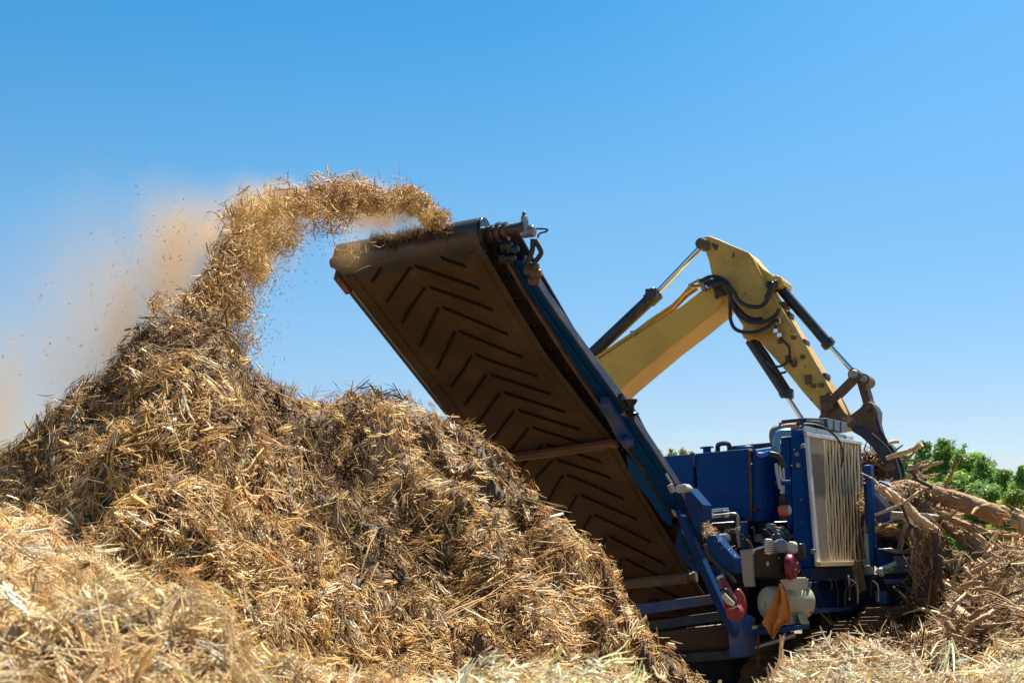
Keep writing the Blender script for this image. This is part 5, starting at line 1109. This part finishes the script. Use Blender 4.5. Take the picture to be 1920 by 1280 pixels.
# hanging wisps and loose bits falling under the arc
bits = []
for (x, y, z, rx, ry, m_) in ((480, 490, 8.6, 26, 50, 1300), (440, 572, 8.0, 30, 36, 1200), (390, 605, 7.6, 36, 16, 900), (296, 570, 7.4, 14, 20, 90), (520, 455, 9.0, 40, 26, 450), (345, 615, 7.4, 50, 10, 1000), (600, 430, 9.6, 60, 14, 120), (460, 630, 8.0, 30, 40, 160), (830, 408, 11.9, 14, 14, 260)):
    xx = rng.normal(x, rx * .55, m_); yy = rng.normal(y, ry * .5, m_); zz = rng.normal(z, .15, m_); bits += [tuple(W(a, b, c_)) for a, b, c_ in zip(xx, yy, zz)]
bits = np.array(bits); nb = len(bits)
Db = rng.normal(0, 1, (nb, 3)) * np.array([.7, .7, 1.1])
parts.append(strands(rng, bits, Db, unit(rng.normal(0, 1, (nb, 3))), .02 + .13 * rng.beta(1.1, 3, nb), .003 + .008 * rng.beta(1.2, 3, nb), pick_cols(rng, nb, PAL_PILE), .2, .5))
o = quad_mesh('flying_wood_chips', parts, FIB, tuple(ac[7, :3])); tag(o, 'arching stream of shredded wood thrown from the belt head onto the pile', 'wood chip stream', None, 'stuff')
# tiny loose specks around the stream
sp = []
for (x, y, z, sx, sy, m_) in ((500, 480, 8.8, 70, 70, 500), (450, 590, 8.2, 60, 60, 500), (220, 600, 7.6, 190, 150, 130), (600, 430, 9.8, 80, 40, 200), (470, 700, 8, 40, 60, 80), (650, 340, 10, 100, 14, 40), (330, 450, 8, 110, 110, 90)):
    sp += [tuple(W(rng.normal(x, sx * .6), rng.normal(y, sy * .6), rng.normal(z, .3))) for _ in range(m_)]
sp = np.array(sp); ns = len(sp)
o = quad_mesh('airborne_wood_specks', [strands(rng, sp, rng.normal(0, 1, (ns, 3)), unit(rng.normal(0, 1, (ns, 3))), .008 + .05 * rng.beta(1, 5, ns), .003 + .006 * rng.beta(1, 4, ns), pick_cols(rng, ns, PAL_DARK), .15, .6)], FIB, tuple(sp.mean(0)))
tag(o, 'fine loose specks of wood scattered in the air around the stream', 'wood specks', None, 'stuff')
# shreds clinging to the belt on the drum
n = 1000; u = rng.uniform(0, 1, n); v = .27 + .54 * u; an = rng.uniform(1.15, 1.75, n) - .25 * fbm(u * 14, u * 3, u, 2, 3)
c = np.array([list(belt_at(0, vv, DR - (DR + .02) * math.cos(a)) - cd * ((DR + .02) * math.sin(a))) for vv, a in zip(v, an)]) + rng.normal(0, .02, (n, 3))
o = quad_mesh('clinging_shreds', [strands(rng, c, rng.normal(0, .6, (n, 3)) + np.array([0, -.5, -.8]), np.tile(list(-cd), (n, 1)), rng.uniform(.03, .15, n), rng.uniform(.003, .009, n), pick_cols(rng, n, PAL_DARK) * .4, .2, .5)], FIB, tuple(c.mean(0)))
tag(o, 'dark matted shreds spilling over the conveyor head drum', 'wood shreds', None, 'stuff')

n = 45; c = np.array([list(W(rng.normal(655, 22), rng.normal(466, 16), rng.uniform(11.6, 11.9))) for _ in range(n)])
o = quad_mesh('drum_end_shreds', [strands(rng, c, rng.normal(0, .6, (n, 3)), np.tile(list(-cd), (n, 1)), rng.uniform(.03, .16, n), rng.uniform(.003, .008, n), pick_cols(rng, n, PAL_PILE), .1, .5)], FIB, tuple(c.mean(0)))
tag(o, 'loose tan shreds flicked around the left end of the head drum', 'wood shreds', None, 'stuff')

# ------------------------------------------------------------------ dust in the air
def dust(name, label, pts, rad, dens, col, nscale, stretch, seed=0):
    """soft closed volume: a chain of blobs; density fades towards each blob's rim"""
    m = MB(); P = [W(*p) for p in pts]; c = sum(P, Vector()) / len(P)
    lo = Vector([min(p[i] for p in P) for i in range(3)]) - Vector((rad, rad, rad)); hi = Vector([max(p[i] for p in P) for i in range(3)]) + Vector((rad, rad, rad))
    m.box(lo, (hi.x - lo.x, 0, 0), (0, hi.y - lo.y, 0), (0, 0, hi.z - lo.z))
    mt = bpy.data.materials.new(name); mt.use_nodes = True; t = mt.node_tree; t.nodes.clear()
    out = t.nodes.new('ShaderNodeOutputMaterial'); pv = t.nodes.new('ShaderNodeVolumePrincipled')
    pv.inputs['Color'].default_value = (*col, 1); pv.inputs['Anisotropy'].default_value = 0.35
    tc = t.nodes.new('ShaderNodeTexCoord'); prev = None
    nz = t.nodes.new('ShaderNodeTexNoise'); nz.inputs['Scale'].default_value = nscale; nz.inputs['Detail'].default_value = 6; nz.inputs['Distortion'].default_value = 0.5
    mp = t.nodes.new('ShaderNodeMapping'); mp.inputs['Scale'].default_value = stretch; mp.inputs['Location'].default_value = (seed, seed, 0); mp.inputs['Rotation'].default_value = (0, math.radians(16), 0)
    t.links.new(tc.outputs['Object'], mp.inputs[0]); t.links.new(mp.outputs[0], nz.inputs['Vector'])
    for p, rr, dd in zip(P, [q[3] if len(q) > 3 else rad for q in [list(p_) for p_ in pts_full[name]]], [q[4] for q in pts_full[name]]):
        sb = t.nodes.new('ShaderNodeVectorMath'); sb.operation = 'DISTANCE'; sb.inputs[1].default_value = tuple(p - c)
        t.links.new(tc.outputs['Object'], sb.inputs[0])
        mr_ = t.nodes.new('ShaderNodeMapRange'); mr_.interpolation_type = 'SMOOTHSTEP'; mr_.inputs[1].default_value = rr; mr_.inputs[2].default_value = 0.0; mr_.inputs[3].default_value = 0.0; mr_.inputs[4].default_value = dd
        t.links.new(sb.outputs['Value'], mr_.inputs[0])
        if prev is None: prev = mr_.outputs[0]
        else:
            ad = t.nodes.new('ShaderNodeMath'); ad.operation = 'ADD'; t.links.new(prev, ad.inputs[0]); t.links.new(mr_.outputs[0], ad.inputs[1]); prev = ad.outputs[0]
    r2_ = t.nodes.new('ShaderNodeMapRange'); r2_.inputs[1].default_value = 0.32; r2_.inputs[2].default_value = 0.70; r2_.inputs[3].default_value = 0.12; r2_.inputs[4].default_value = dens
    t.links.new(nz.outputs['Fac'], r2_.inputs[0])
    mu = t.nodes.new('ShaderNodeMath'); mu.operation = 'MULTIPLY'; t.links.new(prev, mu.inputs[0]); t.links.new(r2_.outputs[0], mu.inputs[1])
    t.links.new(mu.outputs[0], pv.inputs['Density']); t.links.new(pv.outputs[0], out.inputs['Volume'])
    o = m.build(name, mt, loc=c); return tag(o, label, 'dust cloud', None, 'stuff')
pts_full = {
 'dust_plume': [(360, 430, 8.7, .36, 1.3), (345, 480, 8.6, .36, 1.3), (310, 500, 8.5, .48, .7), (320, 410, 8.7, .42, .6), (285, 560, 8.4, .45, .6), (335, 555, 8.2, .32, 1.0), (230, 600, 8.3, .65, .42), (170, 690, 8.2, .65, .42), (80, 780, 8.2, .7, .50), (120, 640, 8.3, 1.0, .18), (430, 400, 8.9, .34, .7), (0, 820, 8.2, .55, .5), (220, 490, 8.5, .75, .18), (265, 640, 8, .3, .8), (470, 385, 9.2, .3, .5)],
 'dust_under_stream': [(740, 400, 11.0, .24, 1.5), (700, 388, 10.7, .28, 1.7), (655, 385, 10.4, .28, 1.2), (610, 390, 10.1, .28, .8), (780, 398, 11.3, .18, 1.2), (530, 410, 9.4, .35, .8), (470, 440, 8.9, .4, .8), (430, 500, 8.4, .35, .8), (655, 465, 11.7, .26, .18)]}
dust('dust_plume', 'orange brown dust plume drifting left of the falling wood', [p[:3] for p in pts_full['dust_plume']], 0.9, 2.2, (0.72, 0.45, 0.13), 1.3, (2.2, 2.2, .6), 3)
dust('dust_under_stream', 'thick golden dust hanging under the arch of thrown wood', [p[:3] for p in pts_full['dust_under_stream']], 0.45, 7.0, (0.92, 0.58, 0.20), 3.0, (1, 1, 1), 9)

# ------------------------------------------------------------------ trees
def leaf_mat(name, c1, c2, tr=0.35):
    m = bpy.data.materials.new(name); m.use_nodes = True; t = m.node_tree; b = t.nodes['Principled BSDF']
    a = t.nodes.new('ShaderNodeVertexColor'); a.layer_name = 'tint'; b.inputs['Roughness'].default_value = 0.55
    t.links.new(a.outputs[0], b.inputs['Base Color'])
    tn = t.nodes.new('ShaderNodeBsdfTranslucent'); t.links.new(a.outputs[0], tn.inputs[0])
    mx = t.nodes.new('ShaderNodeMixShader'); mx.inputs[0].default_value = tr
    t.links.new(b.outputs[0], mx.inputs[1]); t.links.new(tn.outputs[0], mx.inputs[2]); t.links.new(mx.outputs[0], t.nodes['Material Output'].inputs[0]); return m
LEAF = leaf_mat('foliage', None, None, 0.45)
TRUNKM = mat('tree_bark', (0.10, 0.075, 0.05), 0.9, 0, (0.05, 0.04, 0.03), 0.5, 6)
def tree(px, top, z, wpx, nleaf, label, seed, base=(0.085, 0.16, 0.028), cat='tree', group=None, sparse=1.0, base_frac=0.12, leaf=0.24, blobs=34):
    rng = np.random.default_rng(seed); g0 = W(px, 1038, z); tp = W(px, top, z); x0, y0 = g0.x, g0.y; Hh = tp.z; Wm = wpx / F * z
    root = thing('tree', label, cat, (x0, y0, 0), group)
    rnd = random.Random(seed); m = MB(); tips = []
    m.tube([(x0, y0, -0.3), (x0 + .1, y0, Hh * .35), (x0 - .05, y0, Hh * .7), (x0, y0, Hh * .95)], [Hh * .03, Hh * .022, Hh * .012, Hh * .004], 8)
    cen = []
    for k in range(blobs):
        f = rng.uniform(base_frac, 1.0) ** .85; rad = Wm * .42 * (math.sin(PI * min(1, (f - base_frac * .6) / (1.02 - base_frac * .6)) ** .8) ** .6) * rng.uniform(.3, 1.0)
        a = rng.uniform(0, 2 * PI); c = np.array([x0 + math.cos(a) * rad, y0 + math.sin(a) * rad, Hh * (f * .96)])
        rb2 = Wm * rng.uniform(.09, .20) * (1.2 - .45 * f); cen.append((c, rb2))
        if k < 16: m.tube([(x0, y0, Hh * f * .6), (x0 + (c[0] - x0) * .5, y0 + (c[1] - y0) * .5, Hh * f * .78), tuple(c)], [Hh * .010, Hh * .006, Hh * .002], 5)
    m.build('trunk', TRUNKM, root)
    cen.append((np.array([x0, y0, Hh * .97]), Wm * .07))
    wts = np.array([r_ ** 2 for _, r_ in cen]); wts /= wts.sum(); idx = rng.choice(len(cen), nleaf, p=wts)
    C_ = np.array([c for c, _ in cen])[idx]; Rr = np.array([r_ for _, r_ in cen])[idx]
    d = unit(rng.normal(0, 1, (nleaf, 3))); P = C_ + d * (Rr * rng.beta(2, 1.5, nleaf) * 1.15)[:, None] * np.array([1, 1, .8])
    P += (fbm(P[:, 0] * 2, P[:, 1] * 2, P[:, 2] * 2, 2, seed))[:, None] * .25
    nrm = unit(d + rng.normal(0, .6, (nleaf, 3)) + np.array([0, 0, .5])); t1 = unit(np.cross(nrm, rng.normal(0, 1, (nleaf, 3)))); t2 = np.cross(nrm, t1)
    sz = leaf * rng.uniform(.5, 1.2, nleaf)
    V = np.stack([P - t1 * sz[:, None] * .5, P - t2 * sz[:, None] * .32, P + t1 * sz[:, None] * .5 + nrm * sz[:, None] * .1, P + t2 * sz[:, None] * .32], 1).reshape(-1, 3)
    Fq = np.arange(nleaf * 4).reshape(-1, 4)
    tone = rng.uniform(.7, 1.3, len(cen))[idx] * rng.uniform(.75, 1.25, nleaf)
    hue = np.stack([1 + .35 * (rng.uniform(0, 1, len(cen))[idx] - .4), np.ones(nleaf), np.ones(nleaf)], 1)
    Cc = np.repeat(np.clip(np.array(base)[None] * tone[:, None] * hue, 0, .6), 4, axis=0)
    quad_mesh('crown', [(V - np.array([x0, y0, 0]), Fq, Cc)], LEAF, (0, 0, 0), root)
    return root
GT = 'green trees behind the debris heap'
specs = [(1672, 822, 88, 60, 'small tree top showing between bucket and broken sticks'), (1708, 842, 80, 90, 'rounded green tree directly above the long thin branch'), (1742, 823, 76, 80, 'upright green tree left of the tallest tree in the row'),
         (1782, 816, 74, 84, 'tallest green tree of the row'), (1818, 826, 72, 90, 'bushy green tree just right of the tallest tree'), (1852, 848, 70, 84, 'green tree with a stepped shoulder right of the bushy tree'),
         (1888, 876, 68, 80, 'lower green tree near the right edge'), (1925, 868, 66, 70, 'green tree cut by the right edge of the photo'), (1965, 850, 70, 90, 'green tree beyond the right edge'),
         (1730, 900, 62, 110, 'low leafy tree in front of the row above the short brown log'), (1790, 890, 60, 120, 'low leafy tree in front of the tallest tree'), (1850, 905, 58, 120, 'low leafy tree behind the end of the thick log'), (1905, 920, 56, 90, 'light green low tree above the splintered log end'), (1690, 900, 64, 80, 'low leafy tree behind the bucket tines')]
for i, (px, top, z, wp, lb) in enumerate(specs):
    if px > 1940: continue
    bs = [(0.20, 0.37, 0.06), (0.26, 0.43, 0.07), (0.18, 0.33, 0.06)][i % 3]
    if px == 1905: bs = (0.30, 0.40, 0.04)
    tree(px, top, z, wp * 1.25, 34000, lb, 500 + i, bs, group=GT, leaf=0.15, base_frac=0.03, blobs=120)
GT2 = 'far pale trees behind the blue grinder'
for i, (px, top, z, wp, lb) in enumerate([(1240, 832, 190, 34, 'far pale tree touching the conveyor rail'), (1262, 829, 190, 30, 'far pale tree with tiny forked top right of the rail'), (1283, 828, 190, 26, 'narrow far pale tree above the cover seam'), (1300, 834, 190, 26, 'far pale tree just right of the cover seam'),
                                          (1340, 836, 190, 36, 'far pale tree behind the grab handle'), (1378, 826, 200, 30, 'far pale tree right of the grab handle'), (1410, 822, 200, 34, 'tallest far pale tree above the hood ridge'), (1440, 824, 200, 30, 'far pale tree beside the coolant pipe')]):
    tree(px, top + 3, z, wp * 2.0, 9000, lb, 600 + i, (0.50, 0.56, 0.30), group=GT2, leaf=0.34, blobs=70, base_frac=0.03)  # pale leaf colour stands in for haze and dust over the distance
